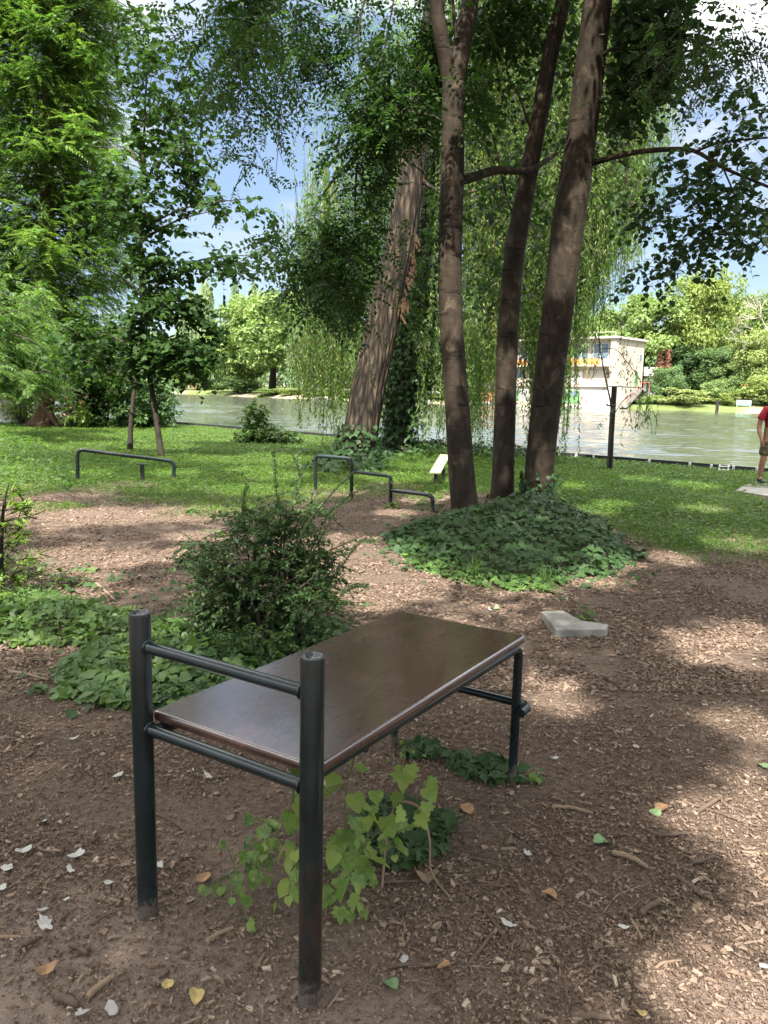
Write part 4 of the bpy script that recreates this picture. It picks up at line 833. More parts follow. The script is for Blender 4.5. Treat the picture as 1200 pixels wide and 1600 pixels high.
scatter(mb, LEAF2, np.c_[x[w], y[w], z[w] + rng.uniform(.01, .06, m)], np.c_[np.cos(a), np.sin(a), rng.uniform(-.2, .3, m)], A([0, 0, 1.]) + rng.normal(0, .3, (m, 3)), rng.uniform(.03, .075, m) * (y[w] / 12) ** .5, rng.random(m))
for px, nn, h in [([(-80, 690), (60, 690), (115, 720), (110, 770), (-80, 785)], 2600, .34), ([(640, 775), (690, 775), (690, 805), (640, 800)], 130, .16), ([(455, 690), (520, 690), (500, 735), (440, 740)], 200, .14)]: cover(mb, px, nn, [LEAF6, 'pinnate', ROUND], .07, h, stems=False, tint=(.1, .9))
o = mb.build('grass', [M['grass'], M['stem']]); tag(o, 'short weedy lawn grass between the mulch and the lake', 'grass', kind='stuff')

CH = (A([[-.5, -.35, 0], [.5, -.5, 0], [.42, .5, 0], [-.36, .42, 0], [-.42, -.28, 1], [.42, -.4, .8], [.34, .42, 1], [-.3, .36, .75]]), A([[4, 5, 6, 7], [0, 1, 5, 4], [1, 2, 6, 5], [2, 3, 7, 6], [3, 0, 4, 7]]))
def chips(n, y0, y1, L0, L1, pw, flat=.25, mat=0, thin=(.18, .55), skip=None, trange=(0, 1), cmin=.2):
    x, y = wedge(int(n * 1.5), y0, y1, pw, 2.0); n = len(x); lm, dm = lawn_mask(x, y), dirt_mask(x, y); cl_ = fbm(x * 2.2, y * 2.2, 7)
    k = (shore_b(x, y) > .3) & (rng.random(n) < (1 - .93 * lm) * (1 - (skip or .84) * dm) * (smooth(.2, .62, cl_) if skip is None else .45 + .55 * smooth(.2, .62, cl_)) * 1.1); x, y = x[k], y[k]; n = len(x)
    L = L0 * (L1 / L0) ** (rng.random(n) ** 1.9); W = L * rng.uniform(*thin, n); T = np.minimum(L * .3, .004 + .004 * rng.random(n)); a = rng.uniform(0, 6.28, n)
    f = np.c_[np.cos(a), np.sin(a), rng.normal(0, flat, n)]; f = unit(f); up = A([0, 0, 1.]) + rng.normal(0, flat, (n, 3)); s = unit(np.cross(f, up)); u_ = np.cross(s, f)
    P = np.c_[x, y, hz(x, y) + .0015 + rng.random(n) * .008]; tv, tf = CH
    jit = rng.normal(0, .08, (n, 8, 2))
    V = P[:, None] + (tv[None, :, 1] + jit[..., 1])[..., None] * (s * W[:, None])[:, None] + (tv[None, :, 0] + jit[..., 0])[..., None] * (f * L[:, None])[:, None] + tv[None, :, 2, None] * (u_ * T[:, None])[:, None]
    tn = trange[0] + (trange[1] - trange[0]) * np.clip(.08 + .75 * rng.random(n) ** 1.4 + .25 * (fbm(x * 1.3, y * 1.3, 3) - .4), 0, 1)
    mb.add(V.reshape(-1, 3), ((np.arange(n) * 8)[:, None, None] + tf[None]).reshape(-1, 4), np.repeat(tn, 8), mat)
mb = MB()
chips(190000, 1.0, 3.8, .003, .012, 1.0, .35, 0, (.35, .9), .35, (-.1, 1.05))
chips(150000, 1.0, 4.4, .004, .022, 1.05, .3, 0, (.16, .5)); chips(9000, 1.0, 5.0, .016, .045, 1.05, .15, 0, (.12, .4)); chips(2600, 1.0, 6, .03, .08, 1.0, .12, 0, (.05, .12))
chips(120000, 4.0, 13.5, .012, .05, 1.3, .3); chips(5000, 1.0, 7, .012, .035, 1.0, .25, 0, (.2, .6), None, (.6, 1.15))
x, y = wedge(2200, 1.0, 8.0, 1.05, 2.0); k = lawn_mask(x, y) < .4; x, y = x[k], y[k]; n = len(x); a = rng.uniform(0, 6.28, n)
for tm_, sel in ((ROUND, rng.random(n) < .35), (LEAF6, rng.random(n) < .5)): m = sel.sum(); scatter(mb, tm_, np.c_[x, y, hz(x, y) + .008][sel], np.c_[np.cos(a), np.sin(a), rng.normal(0, .15, n)][sel], A([0, 0, 1.]) + rng.normal(0, .3, (m, 3)), rng.uniform(.012, .034, m), rng.uniform(.25, .95, m))
o = mb.build('wood_chips', M['chip'], smooth_=False); tag(o, 'layer of brown bark chips covering the soil', 'bark mulch', kind='stuff')

# ------------------------------------------------------------------ the bench and the other bars
BM = A([-.43, 1.966, 0]); BD, BE = A([.53, .848, 0]), A([-.848, .53, 0])
def bl(d, e, z): return BM + BD * d + BE * e + A([0, 0, z])
bench = empty('exercise_bench', BM, 'dark brown varnished exercise bench on green-black tube frame with two tall end posts', 'bench')
zt = .0
for e_ in (-.311, .311):
    b = bl(0, e_, 0); z0 = float(hz(b[0], b[1])); mb = MB(); P = A([b + A([0, 0, z]) for z in (z0 - .1, z0 + .3, .7, .948, .957)])
    tube(mb, P, [.0305, .0305, .0305, .0305, .0290], 40, False); po = mb.build('post', M['paint'], bench)
    mb = MB(); th = np.linspace(0, 2 * np.pi, 40, endpoint=False); rings = [(.0290, .957), (.0285, .9595), (.0268, .9605), (.0252, .9590), (.021, .9535), (.013, .9500), (.004, .949)]
    V = A([[b[0] + r * math.cos(t), b[1] + r * math.sin(t), z] for r, z in rings for t in th]); Fq = [[k * 40 + j, k * 40 + (j + 1) % 40, (k + 1) * 40 + (j + 1) % 40, (k + 1) * 40 + j] for k in range(len(rings) - 1) for j in range(40)]
    mb.add(V, Fq); mb.add(V[-40:], [list(range(40))]); mb.build('cap', M['cap'], po)
    for zz in (.862, .612):
        mb = MB(); ti_ = np.linspace(0, 2 * np.pi, 24); c = b - BE * np.sign(e_) * .0285 + A([0, 0, zz]); R_ = .0185
        tube(mb, A([c + BD * math.cos(t) * R_ + A([0, 0, math.sin(t) * R_]) - BE * np.sign(e_) * .003 for t in ti_]), .0045 + .0008 * np.sin(ti_ * 5), 8, False)
        mb.build('weld', M['paint'], po)
for zz in (.862, .612):
    mb = MB(); tube(mb, [bl(0, -.285, zz), bl(0, 0, zz), bl(0, .285, zz)], .0172, 28); mb.build('rail', M['paint'], bench)
for e_, x_ in ((.268, .29), (-.268, -.29)):
    mb = MB(); q = bl(1.405, x_, 0); z0 = float(hz(q[0], q[1]))
    tube(mb, bent([bl(.0, e_, .606), bl(.25, e_, .603), bl(1.405, x_, .590), bl(1.405, x_, z0 - .08)], .055, 9), .0188, 24); mb.build('leg_frame', M['paint'], bench)
mb = MB(); tube(mb, bent([bl(1.37, -.325, .325), bl(1.468, -.325, .325), bl(1.468, .325, .325), bl(1.37, .325, .325)], .05, 9), .0188, 24); mb.build('footrest', M['paint'], bench)
def board():
    mb = MB(); d0, d1, w, th_ = .03, 1.435, .305, .030; nx, ny = 30, 12; prof = []
    r = .007; loop = lambda ins, z: [(d0 + ins, -w + ins), (d1 - ins, -w + ins), (d1 - ins, w - ins), (d0 + ins, w - ins)]
    def top(d): return .655 - .016 * d
    def rl(ins, dz):
        out_ = []; cr = .015; cs = loop(ins, 0); cen = [(cs[0][0] + cr, cs[0][1] + cr, 180), (cs[1][0] - cr, cs[1][1] + cr, 270), (cs[2][0] - cr, cs[2][1] - cr, 0), (cs[3][0] + cr, cs[3][1] - cr, 90)]
        for cx, cy, a0 in cen:
            for k in range(6): t = R(a0 + 90 * k / 5); dd, ee = cx + cr * math.cos(t), cy + cr * math.sin(t); out_.append(bl(dd, ee, top(dd) + dz))
        return out_
    Ls = [rl(.004, -th_), rl(0, -th_ + .004), rl(0, -r), rl(.0012, -.0035), rl(.0035, -.0012), rl(r, 0)]; n = len(Ls[0]); V = A([p for l in Ls for p in l])
    mb.add(V, [[k * n + j, k * n + (j + 1) % n, (k + 1) * n + (j + 1) % n, (k + 1) * n + j] for k in range(len(Ls) - 1) for j in range(n)]); mb.add(V[-n:], [list(range(n))]); mb.add(V[:n][::-1], [list(range(n))])
    return mb.build('board', M['board'], bench)
board()
mb = MB()
for d in (.3, .75, 1.2): tube(mb, [bl(d, -.28, .592 - .012 * d), bl(d, .28, .592 - .012 * d)], .012, 12)
mb.build('cross_brace', M['paint'], bench)

def bars(name, label, cat): return empty(name, (0, 0, 0), label, cat)
q1, q2 = gp(121, 752), gp(271, 751)
lb = empty('balance_bar', q1, 'low sloping black tube bar bent down at both ends, standing on the lawn', 'exercise bar')
mb = MB(); tube(mb, bent([q1 - A([0, 0, .1]), pt(121, 702, q1[1]), pt(272, 721, q2[1]), q2 - A([0, 0, .1])], .10, 8), .032, 16); mb.build('bar', M['paint'], lb)
c = pt(222, 722, (q1[1] + q2[1]) / 2); mb = MB(); box(mb, c + A([0, 0, -.035]), (.17, .10, .02), bev=.004); box(mb, A([c[0], c[1], (c[2] - .045) / 2 - .03]), (.06, .06, c[2] + .02), bev=.006); mb.build('bracket', M['paint'], lb)
sp = [gp(493, 772), gp(549, 779), gp(610, 793), gp(676, 801)]
sb = empty('stepped_bar', sp[2], 'black tube bars descending in three steps beside the mulch', 'exercise bar')
for ps in ([sp[0] - A([0, 0, .1]), pt(493, 712, sp[0][1]), pt(550, 717, sp[1][1]), sp[1] - A([0, 0, .1])], [pt(551, 737, sp[1][1]), pt(611, 744, sp[2][1]), sp[2] - A([0, 0, .1])], [pt(611, 766, sp[2][1]), pt(676, 774, sp[3][1]), sp[3] - A([0, 0, .1])]):
    mb = MB(); tube(mb, bent(ps, .085, 8), .027, 16); mb.build('bar', M['paint'], sb)
g = gp(683, 757); sl = empty('sit_up_board', g, 'weathered pale plank tilted on a single post near the trunks', 'exercise board')
a0, a1 = (pt(671, 739, 13.6) + pt(688, 740, 13.6)) / 2, (pt(688, 711, 14.9) + pt(703, 712, 14.9)) / 2; ax = unit(a1 - a0)
mb = MB(); box(mb, (a0 + a1) / 2, (np.linalg.norm(a1 - a0), .20, .035), ax, unit(np.cross(A([0, 0, 1.]), ax)), .006); mb.build('plank', M['slatboard'], sl)
mb = MB(); q = a0 + ax * .12; tube(mb, [A([q[0], q[1], -.08]), q - A([0, 0, .02])], .035, 14); mb.build('post', M['paint'], sl); mb = MB(); q = a0 + (a1 - a0) * .85; tube(mb, [A([q[0], q[1], -.08]), q - A([0, 0, .02])], .035, 14); mb.build('post', M['paint'], sl)

# concrete fragment and paving under the man
TOPS = [(845, 955), (879, 954), (897, 964), (908, 969), (951, 976), (948, 983), (870, 984)]
def slab(name, label, px, z1, z0, cat, zoff=0):
    T = A([gp(u, v, z1) for u, v in px]); T = np.vstack([a + (b - a) * t for a, b in zip(T, np.roll(T, -1, 0)) for t in np.linspace(0, 1, 9)[:-1, None]]); T[:, :2] += (fbm(T[:, 0] * 30, T[:, 1] * 30, 1)[:, None] - .5) * .016; c = T.mean(0); o_ = c.copy(); o_[2] = 0; mb = MB(); n = len(T)
    sgn = sum(T[i][0] * T[(i + 1) % n][1] - T[(i + 1) % n][0] * T[i][1] for i in range(n))
    if sgn < 0: T = T[::-1]
    ins = c + (T - c) * .985; B = T.copy(); B[:, 2] = z0; T2 = T.copy(); T2[:, 2] = z1 - .006
    V = np.vstack([B, T2, ins]); F4 = [[k * n + j, k * n + (j + 1) % n, (k + 1) * n + (j + 1) % n, (k + 1) * n + j] for k in range(2) for j in range(n)]
    mb.add(V, F4); mb.add(ins, [list(range(n))]); return tag(mb.build(name, M['concrete'], None, o_, False), label, cat)
slab('concrete_fragment', 'broken wedge of pale concrete lying on the mulch beyond the bench', TOPS, .05, -.02, 'concrete slab')
slab('paving_slab', 'thin grey paving slab set in the grass under the man', [(1148, 767), (1165, 756), (1300, 757), (1320, 790)], .03, -.05, 'paving slab')

# seedlings and tufts
def seedling(name, label, base, stems, leaves, size, tint, cat='plant', white=False):
    t = empty(name, base, label, cat); mb = MB()
    for P, r in stems: tube(mb, spline(P, 22), np.linspace(r, r * .45, 22), 7)
    mb.build('stem', M['stickp'] if white else M['stem'], t); mb = MB(); sp_ = np.vstack([spline(P, 22) for P, _ in stems])
    for (u, v, Y, s) in [l for l in leaves] + [(u + rng.normal(0, 17), v + rng.normal(0, 19), Y + rng.normal(0, .08), s * rng.uniform(.5, .85)) for u, v, Y, s in leaves * 2]:
        p = pt(u, v, Y); zg = float(hz(p[0], p[1]))
        if p[2] < zg + .015: p = gp(u, v, zg + .015)
        near = sp_[np.argmin(((sp_ - p) ** 2).sum(1))]; d = unit(A([p[0] - near[0], p[1] - near[1] - .02, 0])); f = unit(d + A([rng.normal(0, .35), -.35, rng.uniform(-.85, -.25)])); up = unit(A([0, -.45, .9]) + rng.normal(0, .5, 3))
        ln = size * s * rng.uniform(.55, .88); st = p - f * ln * .45; prisms(mb, near[None], st[None], .0016, .0012); scatter(mb, LOBED if rng.random() < .6 else ROUND, st, f, up, ln, np.clip(tint + rng.uniform(-.35, .35), 0, 1))
    mb.build('leaves', [M['fresh'], M['stem']], t)
b1 = gp(556, 1400); s1 = gp(596, 1392); s2 = gp(466, 1392); s3 = gp(330, 1402)
seedling('tree_seedling', 'bright lobed-leaf seedling growing up beside the near bench post', b1,
         [([b1, pt(540, 1320, 2.2), pt(541, 1240, 2.2), pt(552, 1192, 2.2)], .005), ([b1, pt(552, 1360, 2.2), pt(575, 1315, 2.25)], .004)],
         [(520, 1236, 2.2, 1.15), (556, 1253, 2.15, .9), (566, 1200, 2.25, .85), (557, 1291, 2.12, 1.15), (537, 1312, 2.12, 1.1), (521, 1343, 2.1, 1.15), (580, 1273, 2.3, 1.2), (593, 1345, 2.25, 1.05), (572, 1362, 2.25, 1.05), (537, 1388, 2.1, 1.1), (553, 1408, 2.15, 1.0), (531, 1428, 2.05, .8), (512, 1400, 2.1, .9), (545, 1345, 2.2, 1.0), (565, 1320, 2.25, 1.0)], .085, .5)
seedling('tree_seedling', 'taller pale-stemmed seedling in front of the ivy under the bench', s1,
         [([s1, pt(606, 1300, 2.35), pt(622, 1235, 2.35), pt(634, 1164, 2.35)], .0045), ([pt(618, 1250, 2.35), pt(655, 1262, 2.34), pt(671, 1310, 2.32), pt(674, 1362, 2.3), gp(706, 1406)], .0055)],
         [(631, 1214, 2.33, 1.35), (672, 1240, 2.3, 1.25), (620, 1247, 2.3, 1.1), (608, 1290, 2.32, 1.2), (641, 1291, 2.32, 1.15), (640, 1172, 2.35, .35), (628, 1180, 2.35, .35), (600, 1322, 2.33, 1.0), (625, 1318, 2.36, .9)], .085, .55, white=True)
seedling('tree_seedling', 'mottled yellow-green seedling half hidden behind the near bench post', s2,
         [([s2, pt(460, 1330, 2.2), pt(457, 1250, 2.2), pt(461, 1198, 2.2)], .005)], [(455, 1284, 2.15, 1.3), (462, 1206, 2.2, .8), (470, 1250, 2.2, .8), (455, 1347, 2.15, .9), (446, 1388, 2.12, 1.0), (440, 1330, 2.2, .9), (470, 1362, 2.15, .9), (462, 1395, 2.1, .8)], .085, .75)
seedling('bindweed', 'low round-leaved green weed trailing across the soil between the two posts', s3,
         [([s3, pt(350, 1372, 2.2), pt(385, 1345, 2.22), pt(420, 1315, 2.25), pt(440, 1290, 2.3)], .004)], [(410, 1326, 2.2, 1.1), (428, 1320, 2.22, 1), (381, 1338, 2.18, .9), (370, 1376, 2.12, 1.0), (396, 1380, 2.12, .9), (384, 1408, 2.08, 1.05), (334, 1398, 2.1, .7), (345, 1392, 2.1, .6), (400, 1350, 2.2, .9), (420, 1350, 2.2, .8), (425, 1290, 2.3, .9), (412, 1300, 2.28, .9), (390, 1360, 2.15, .8)], .075, .12)
def tuft(label, u, v, n, h, name='grass_tuft', tint=.6, w=.006):
    b = gp(u, v); b[2] = float(hz(b[0], b[1])); mb = MB(); a = rng.uniform(0, 6.28, n); k = rng.random(n)
    scatter(mb, BLADE, b + np.c_[rng.normal(0, .03, (n, 2)), 0 * a], np.c_[np.cos(a) * .5 * k, np.sin(a) * .5 * k, np.ones(n)], np.c_[np.cos(a), np.sin(a), 0 * a], h * rng.uniform(.5, 1.1, n), np.clip(tint + rng.uniform(-.3, .4, n), 0, 1), 0, w); return tag(mb.build(name, M['grass'], None, b), label, 'grass tuft')
tuft('pale spiky grass tuft at the front of the ivy mound, below the forked trunk', 742, 908, 46, .30); tuft('greener grass tuft at the front of the ivy mound, below the thick trunk', 852, 915, 42, .24, tint=.4)
tuft('lone upright broad-bladed weed on bare soil beside the ivy mound', 957, 852, 7, .20, 'weed', .9, .03)
def weed(label, u, v, size, n=26, h=.1):
    b = gp(u, v); b[2] = float(hz(b[0], b[1])); mb = MB(); P = b + np.c_[rng.normal(0, h * .5, (n, 2)), rng.uniform(.01, h, n)]; a = rng.uniform(0, 6.28, n); scatter(mb, LOBED, P, np.c_[np.cos(a), np.sin(a), rng.uniform(-.4, .3, n)], A([0, 0, 1.]) + rng.normal(0, .3, (n, 3)), size * rng.uniform(.6, 1.2, n), rng.random(n)); prisms(mb, np.repeat(b[None], n, 0), P, .002, .001)
    return tag(mb.build('weed', [M['cover'], M['stem']], None, b), label, 'weed')
weed('small green weed sprouting behind the concrete fragment', 913, 968, .045)
weed('small weed rosette in the mulch left of the shrub', 340, 838, .05, 20, .08); weed('weed clump at the foot of the stepped bars', 615, 795, .07, 26, .10); weed('weed by the far bench leg', 838, 1222, .03, 14, .04); weed('small leafy sprig on the soil left of the ground cover', 62, 1080, .045, 12, .04)
weed('weed seedling on the mulch between ground cover and lawn', 118, 915, .06, 26, .14); weed('bright weed patch near the lawn edge, beyond the shrub', 300, 800, .06, 26, .08); weed('leafy weed at the lawn edge behind the shrub', 500, 750, .07, 28, .12)

# young willow and its stake, edging, ladder
g = gp(953, 735); stk = empty('tree_stake', g, 'dark wooden stake driven in at the lawn edge', 'stake'); mb = MB(); P = A([g - A([0, 0, .2]), pt(955, 680, g[1]), pt(960, 604, g[1])]); tube(mb, P, [.065, .062, .06], 8); mb.build('stake', M['stake'], stk); mb = MB(); tube(mb, bent([pt(962, 633, g[1] - .05), pt(950, 634, g[1] - .1), pt(948, 632, g[1] + .1)], .03), .02, 6); mb.build('tie', M['edge'], stk)
g = gp(949, 737); yw = empty('young_willow', g, 'thin drooping young willow tied to the dark stake', 'tree'); mb = MB(); Qy = limb(mb, [(948, 738, 3.4, 16.8), (952, 700, 3.2, 16.8), (955, 640, 3, 16.8), (948, 600, 2.6, 16.8), (940, 560, 2, 16.8), (936, 520, 1.6, 16.7), (945, 470, 1.2, 16.6)], 30, 7)
limb(mb, [(938, 545, 1.5, 16.8), (962, 546, 1.2, 16.7), (980, 566, 1.2, 16.6), (1001, 594, 1, 16.5)], 14, 5); limb(mb, [(953, 660, 1.4, 16.8), (972, 628, 1.1, 16.8), (992, 616, 1, 16.7), (1008, 650, .8, 16.6)], 14, 5); mb.build('trunk', M['twig'], yw)
strands(mb := MB(), [(978, 16.6, 545, 600, 5, .12), (995, 16.5, 560, 600, 5, .1), (990, 16.7, 615, 670, 5, .12), (1006, 16.6, 615, 672, 6, .08), (960, 16.8, 560, 600, 3, .15), (1020, 16.5, 630, 668, 3, .1), (970, 16.7, 630, 665, 3, .1), (938, 16.8, 540, 600, 3, .12)], .035, .10); mb.build('crown', [M['shrub'], M['twig']], yw)
ed = empty('shore_edging', (S0[0], S0[1], 0), 'low black board edging with white joint posts along the waterline', 'edging')
a = np.arange(-34, 26, .5); mb = MB(); XY = S0 + ST * a[:, None] - SN * .03
hh = .10 + .02 * fbm(a * .4, a * 0, 3)
for p, q, h in zip(XY, XY[1:], hh): box(mb, A([*(p + q) / 2, h / 2 - .35]), (.495, .04, h + .7), A([*ST, 0]))
mb.build('boards', M['edge'], ed, smooth_=False)
for i, k in enumerate(np.arange(-5, 22)):
    p = S0 + ST * (k * .5 + .25) - SN * .0 ; mb = MB(); j = rng.uniform(-.02, .02); box(mb, A([p[0] + SN[0] * .02, p[1] + SN[1] * .02, -.02 + j]), (.05, .05, .26), A([*ST, 0]), bev=.008)
    if rng.random() < .62: mb.build('joint_post', M['white'], ed, smooth_=False)
lp = gp(1131, 738); ld = empty('pool_ladder', lp, 'small pale metal ladder leaning over the edging by the water', 'ladder'); mb = MB()
for s_ in (-.1, .1): tube(mb, bent([lp + A([s_ - .08, -.1, -.1]), lp + A([s_ + .02, .05, .16]), lp + A([s_ + .12, .3, .05]), lp + A([s_ + .14, .35, -.6])], .06), .018, 8)
mb.build('side_rail', M['white'], ld); mb = MB()
for z in (.05, .13): tube(mb, [lp + A([-.12, -.02, z]), lp + A([.12, .0, z])], .014, 6)
mb.build('rung', M['white'], ld)

# ------------------------------------------------------------------ people
def skin_mesh(verts, edges, radii, sub=2, root=0):
    me = bpy.data.meshes.new('tmp'); me.from_pydata([tuple(map(float, v)) for v in verts], edges, []); o = bpy.data.objects.new('tmp', me); COL.objects.link(o)
    s = o.modifiers.new('s', 'SKIN'); s.use_smooth_shade = True; me.attributes
    for i, r in enumerate(radii): me.skin_vertices[0].data[i].radius = (r, r) if np.isscalar(r) else r
    me.skin_vertices[0].data[root].use_root = True
    if sub: o.modifiers.new('u', 'SUBSURF').levels = sub; o.modifiers['u'].render_levels = sub
    dg = bpy.context.evaluated_depsgraph_get(); nm = bpy.data.meshes.new_from_object(o.evaluated_get(dg)); bpy.data.objects.remove(o); bpy.data.meshes.remove(me)
    for p in nm.polygons: p.use_smooth = True
    return nm
def meshobj(name, me, m, parent):
    me.materials.clear(); me.materials.append(m); o = bpy.data.objects.new(name, me); COL.objects.link(o); o.parent = parent; return o
def hand(V, E, Rr, wrist_i, w, d, side):
    """palm and five curled fingers below wrist w; d = palm direction, side = thumb side"""
    d, side = unit(A(d)), unit(A(side)); nrm = np.cross(d, side); p0 = len(V); V.append(w + d * .045); Rr.append((.030, .018)); E.append((wrist_i, p0))
    V.append(w + d * .085); Rr.append((.034, .016)); E.append((p0, p0 + 1))
    for k, (off, ln) in enumerate([(.026, .07), (.009, .078), (-.009, .073), (-.026, .058)]):
        b = w + d * .095 + side * off; i = len(V)
        V.extend([b, b + d * ln * .45 - nrm * ln * .12, b + d * ln * .72 - nrm * ln * .42, b + d * ln * .66 - nrm * ln * .75]); Rr.extend([.0095, .009, .0085, .0075]); E.extend([(p0 + 1, i), (i, i + 1), (i + 1, i + 2), (i + 2, i + 3)])
    i = len(V); b = w + d * .04 + side * .03; V.extend([b, b + d * .035 + side * .018 - nrm * .012, b + d * .062 + side * .012 - nrm * .03]); Rr.extend([.012, .0105, .009]); E.extend([(p0, i), (i, i + 1), (i + 1, i + 2)])
def man():
    base = A([7.40, 14.75, float(hz(7.4, 14.75)) + .03]); t = empty('person', base, 'man in red t-shirt, camouflage shorts and dark trainers standing on the paving slab', 'person')
    V, E, Rr = [], [], []
    def v(p, r, par=None): V.append(A(p, float)); Rr.append(r); (E.append((par, len(V) - 1)) if par is not None else None); return len(V) - 1
    pel = v((0, 0, .97), (.155, .115)); sp1 = v((0, 0, 1.12), (.155, .12), pel); ch = v((0, .01, 1.30), (.17, .12), sp1); nb = v((0, .015, 1.44), (.11, .075), ch); nk = v((0, 0, 1.52), .056, nb); jaw = v((0, -.02, 1.585), (.066, .078), nk); hd = v((0, -.01, 1.66), (.076, .094), jaw); top = v((0, .005, 1.735), (.055, .07), hd)
    arms = []
    for s in (-1, 1):
        sh = v((s * .185, .01, 1.405), .066, ch); up = v((s * .25, .015, 1.27), .055, sh); el = v((s * .285, .03, 1.09), .044, up); fa = v((s * .285, -.02, .97), .043, el); wr = v((s * .268, -.075, .85), (.029, .024), fa); arms.append((sh, up)); hand(V, E, Rr, wr, V[wr], (.06 * -s, -.18, -.98), (.25 * -s, -.95, .1))
    for s in (-1, 1):
        sx = .02 if s < 0 else 0; hp = v((s * .105, 0, .88), .098, pel); th = v((s * .13 - sx, -.02, .68), .085, hp); kn = v((s * .145 - sx, -.035, .48), .06, th); cf = v((s * .15 - sx, .015, .33), .06, kn); an = v((s * .155 - sx, .03, .10), .037, cf); v((s * .16 - sx, -.07, .045), .034, an)
    me = skin_mesh(V, E, Rr, 2); ob = meshobj('body', me, M['skin'], t)
    for s in (-1, 1): mb = MB(); scatter(mb, (A([[-1, 0, 0], [0, 0, .6], [1, 0, 0], [0, 0, -.6], [0, -.7, 0]]), A([[0, 1, 4], [1, 2, 4], [2, 3, 4], [3, 0, 4]])), base + A([s * .03, -.098, 1.665]), A([0, 1., 0]), A([0, 0, 1.]), .012, .5); mb.build('eye', M['edge'], ob)
    mb = MB(); tube(mb, [base + A([0, -.10, 1.672]), base + A([0, -.118, 1.64]), base + A([0, -.10, 1.628])], [.008, .014, .008], 8); mb.build('nose', M['skin'], ob); mb = MB(); tube(mb, [base + A([-.025, -.092, 1.6]), base + A([0, -.1, 1.602]), base + A([.025, -.092, 1.6])], .006, 6); mb.build('mouth', M['shirt'], ob)
    for s in (-1, 1): mb = MB(); tube(mb, [base + A([s * .078, .0, 1.69]), base + A([s * .09, .012, 1.665]), base + A([s * .08, .0, 1.63])], [.008, .016, .008], 8); mb.build('ear', M['skin'], ob)
    hm = skin_mesh([(0, .03, 1.62), (0, .02, 1.70), (0, .0, 1.75)], [(0, 1), (1, 2)], [(.07, .06), (.082, .09), (.055, .065)], 2); meshobj('hair', hm, M['hair'], t)
    SV = [(0, 0, .93), (0, 0, 1.12), (0, .01, 1.30), (0, .015, 1.44)]; SE = [(0, 1), (1, 2), (2, 3)]; SR = [(.178, .138), (.178, .142), (.19, .14), (.125, .09)]
    for s in (-1, 1): i = len(SV); SV += [(s * .19, .01, 1.41), (s * .258, .015, 1.255), (s * .268, .018, 1.20)]; SR += [.078, .074, .073]; SE += [(2, i), (i, i + 1), (i + 1, i + 2)]
    meshobj('t_shirt', skin_mesh(SV, SE, SR, 2), M['shirt'], t)
    HV = [(0, 0, .95), (0, 0, .88)]; HE = [(0, 1)]; HR = [(.172, .13), (.165, .13)]
    for s in (-1, 1): sx = .02 if s < 0 else 0; i = len(HV); HV += [(s * .108, 0, .82), (s * .133 - sx, -.02, .66), (s * .145 - sx, -.03, .50)]; HR += [.112, .108, .108]; HE += [(1, i), (i, i + 1), (i + 1, i + 2)]
    meshobj('shorts', skin_mesh(HV, HE, HR, 2), M['camo'], t)
    for s in (-1, 1):
        sx = .02 if s < 0 else 0; x = s * .16 - sx; so = meshobj('shoe', skin_mesh([(x, .055, .05), (x, .02, .10), (x, -.05, .06), (x - .01, -.14, .04), (x - .01, -.19, .034)], [(0, 1), (0, 2), (2, 3), (3, 4)], [(.045, .042), .05, (.048, .045), (.047, .034), (.036, .026)], 2), M['shoe'], t)
        mb = MB(); box(mb, base + A([x - .005, -.06, .008]), (.088, .29, .022), bev=.007); mb.build('sole', M['sole'], so)
man()
def small_person(label, loc, sit, cloth, rot, group):
    t = empty('person', loc, label, 'person', group)
    if sit: V = [(0, 0, .45), (0, 0, .7), (0, 0, .92), (0, -.02, 1.08), (0, -.02, 1.2)]
    else: V = [(0, 0, .95), (0, 0, 1.2), (0, 0, 1.4), (0, 0, 1.54), (0, 0, 1.68)]
    z = V[2][2]; E = [(0, 1), (1, 2), (2, 3), (3, 4)]; Rr = [.14, .14, .15, .055, .095]
    for s in (-1, 1):
        i = len(V); V += [(s * .2, 0, z), (s * .26, -.02, z - .28), (s * .22, -.2, z - .46)]; Rr += [.06, .045, .035]; E += [(2, i), (i, i + 1), (i + 1, i + 2)]; i = len(V)
        V += ([(s * .1, -.1, .45), (s * .13, -.48, .47), (s * .13, -.5, .06), (s * .13, -.62, .04)] if sit else [(s * .1, 0, .88), (s * .12, -.02, .48), (s * .13, .02, .08), (s * .14, -.12, .04)]); Rr += [.09, .065, .04, .04]; E += [(0, i), (i, i + 1), (i + 1, i + 2), (i + 2, i + 3)]
    b = meshobj('body', skin_mesh(V, E, Rr, 1), M['skin'], t); meshobj('clothes', skin_mesh(V[:3], E[:2], [.16, .16, .165], 1), cloth, t); t.rotation_euler.z = rot

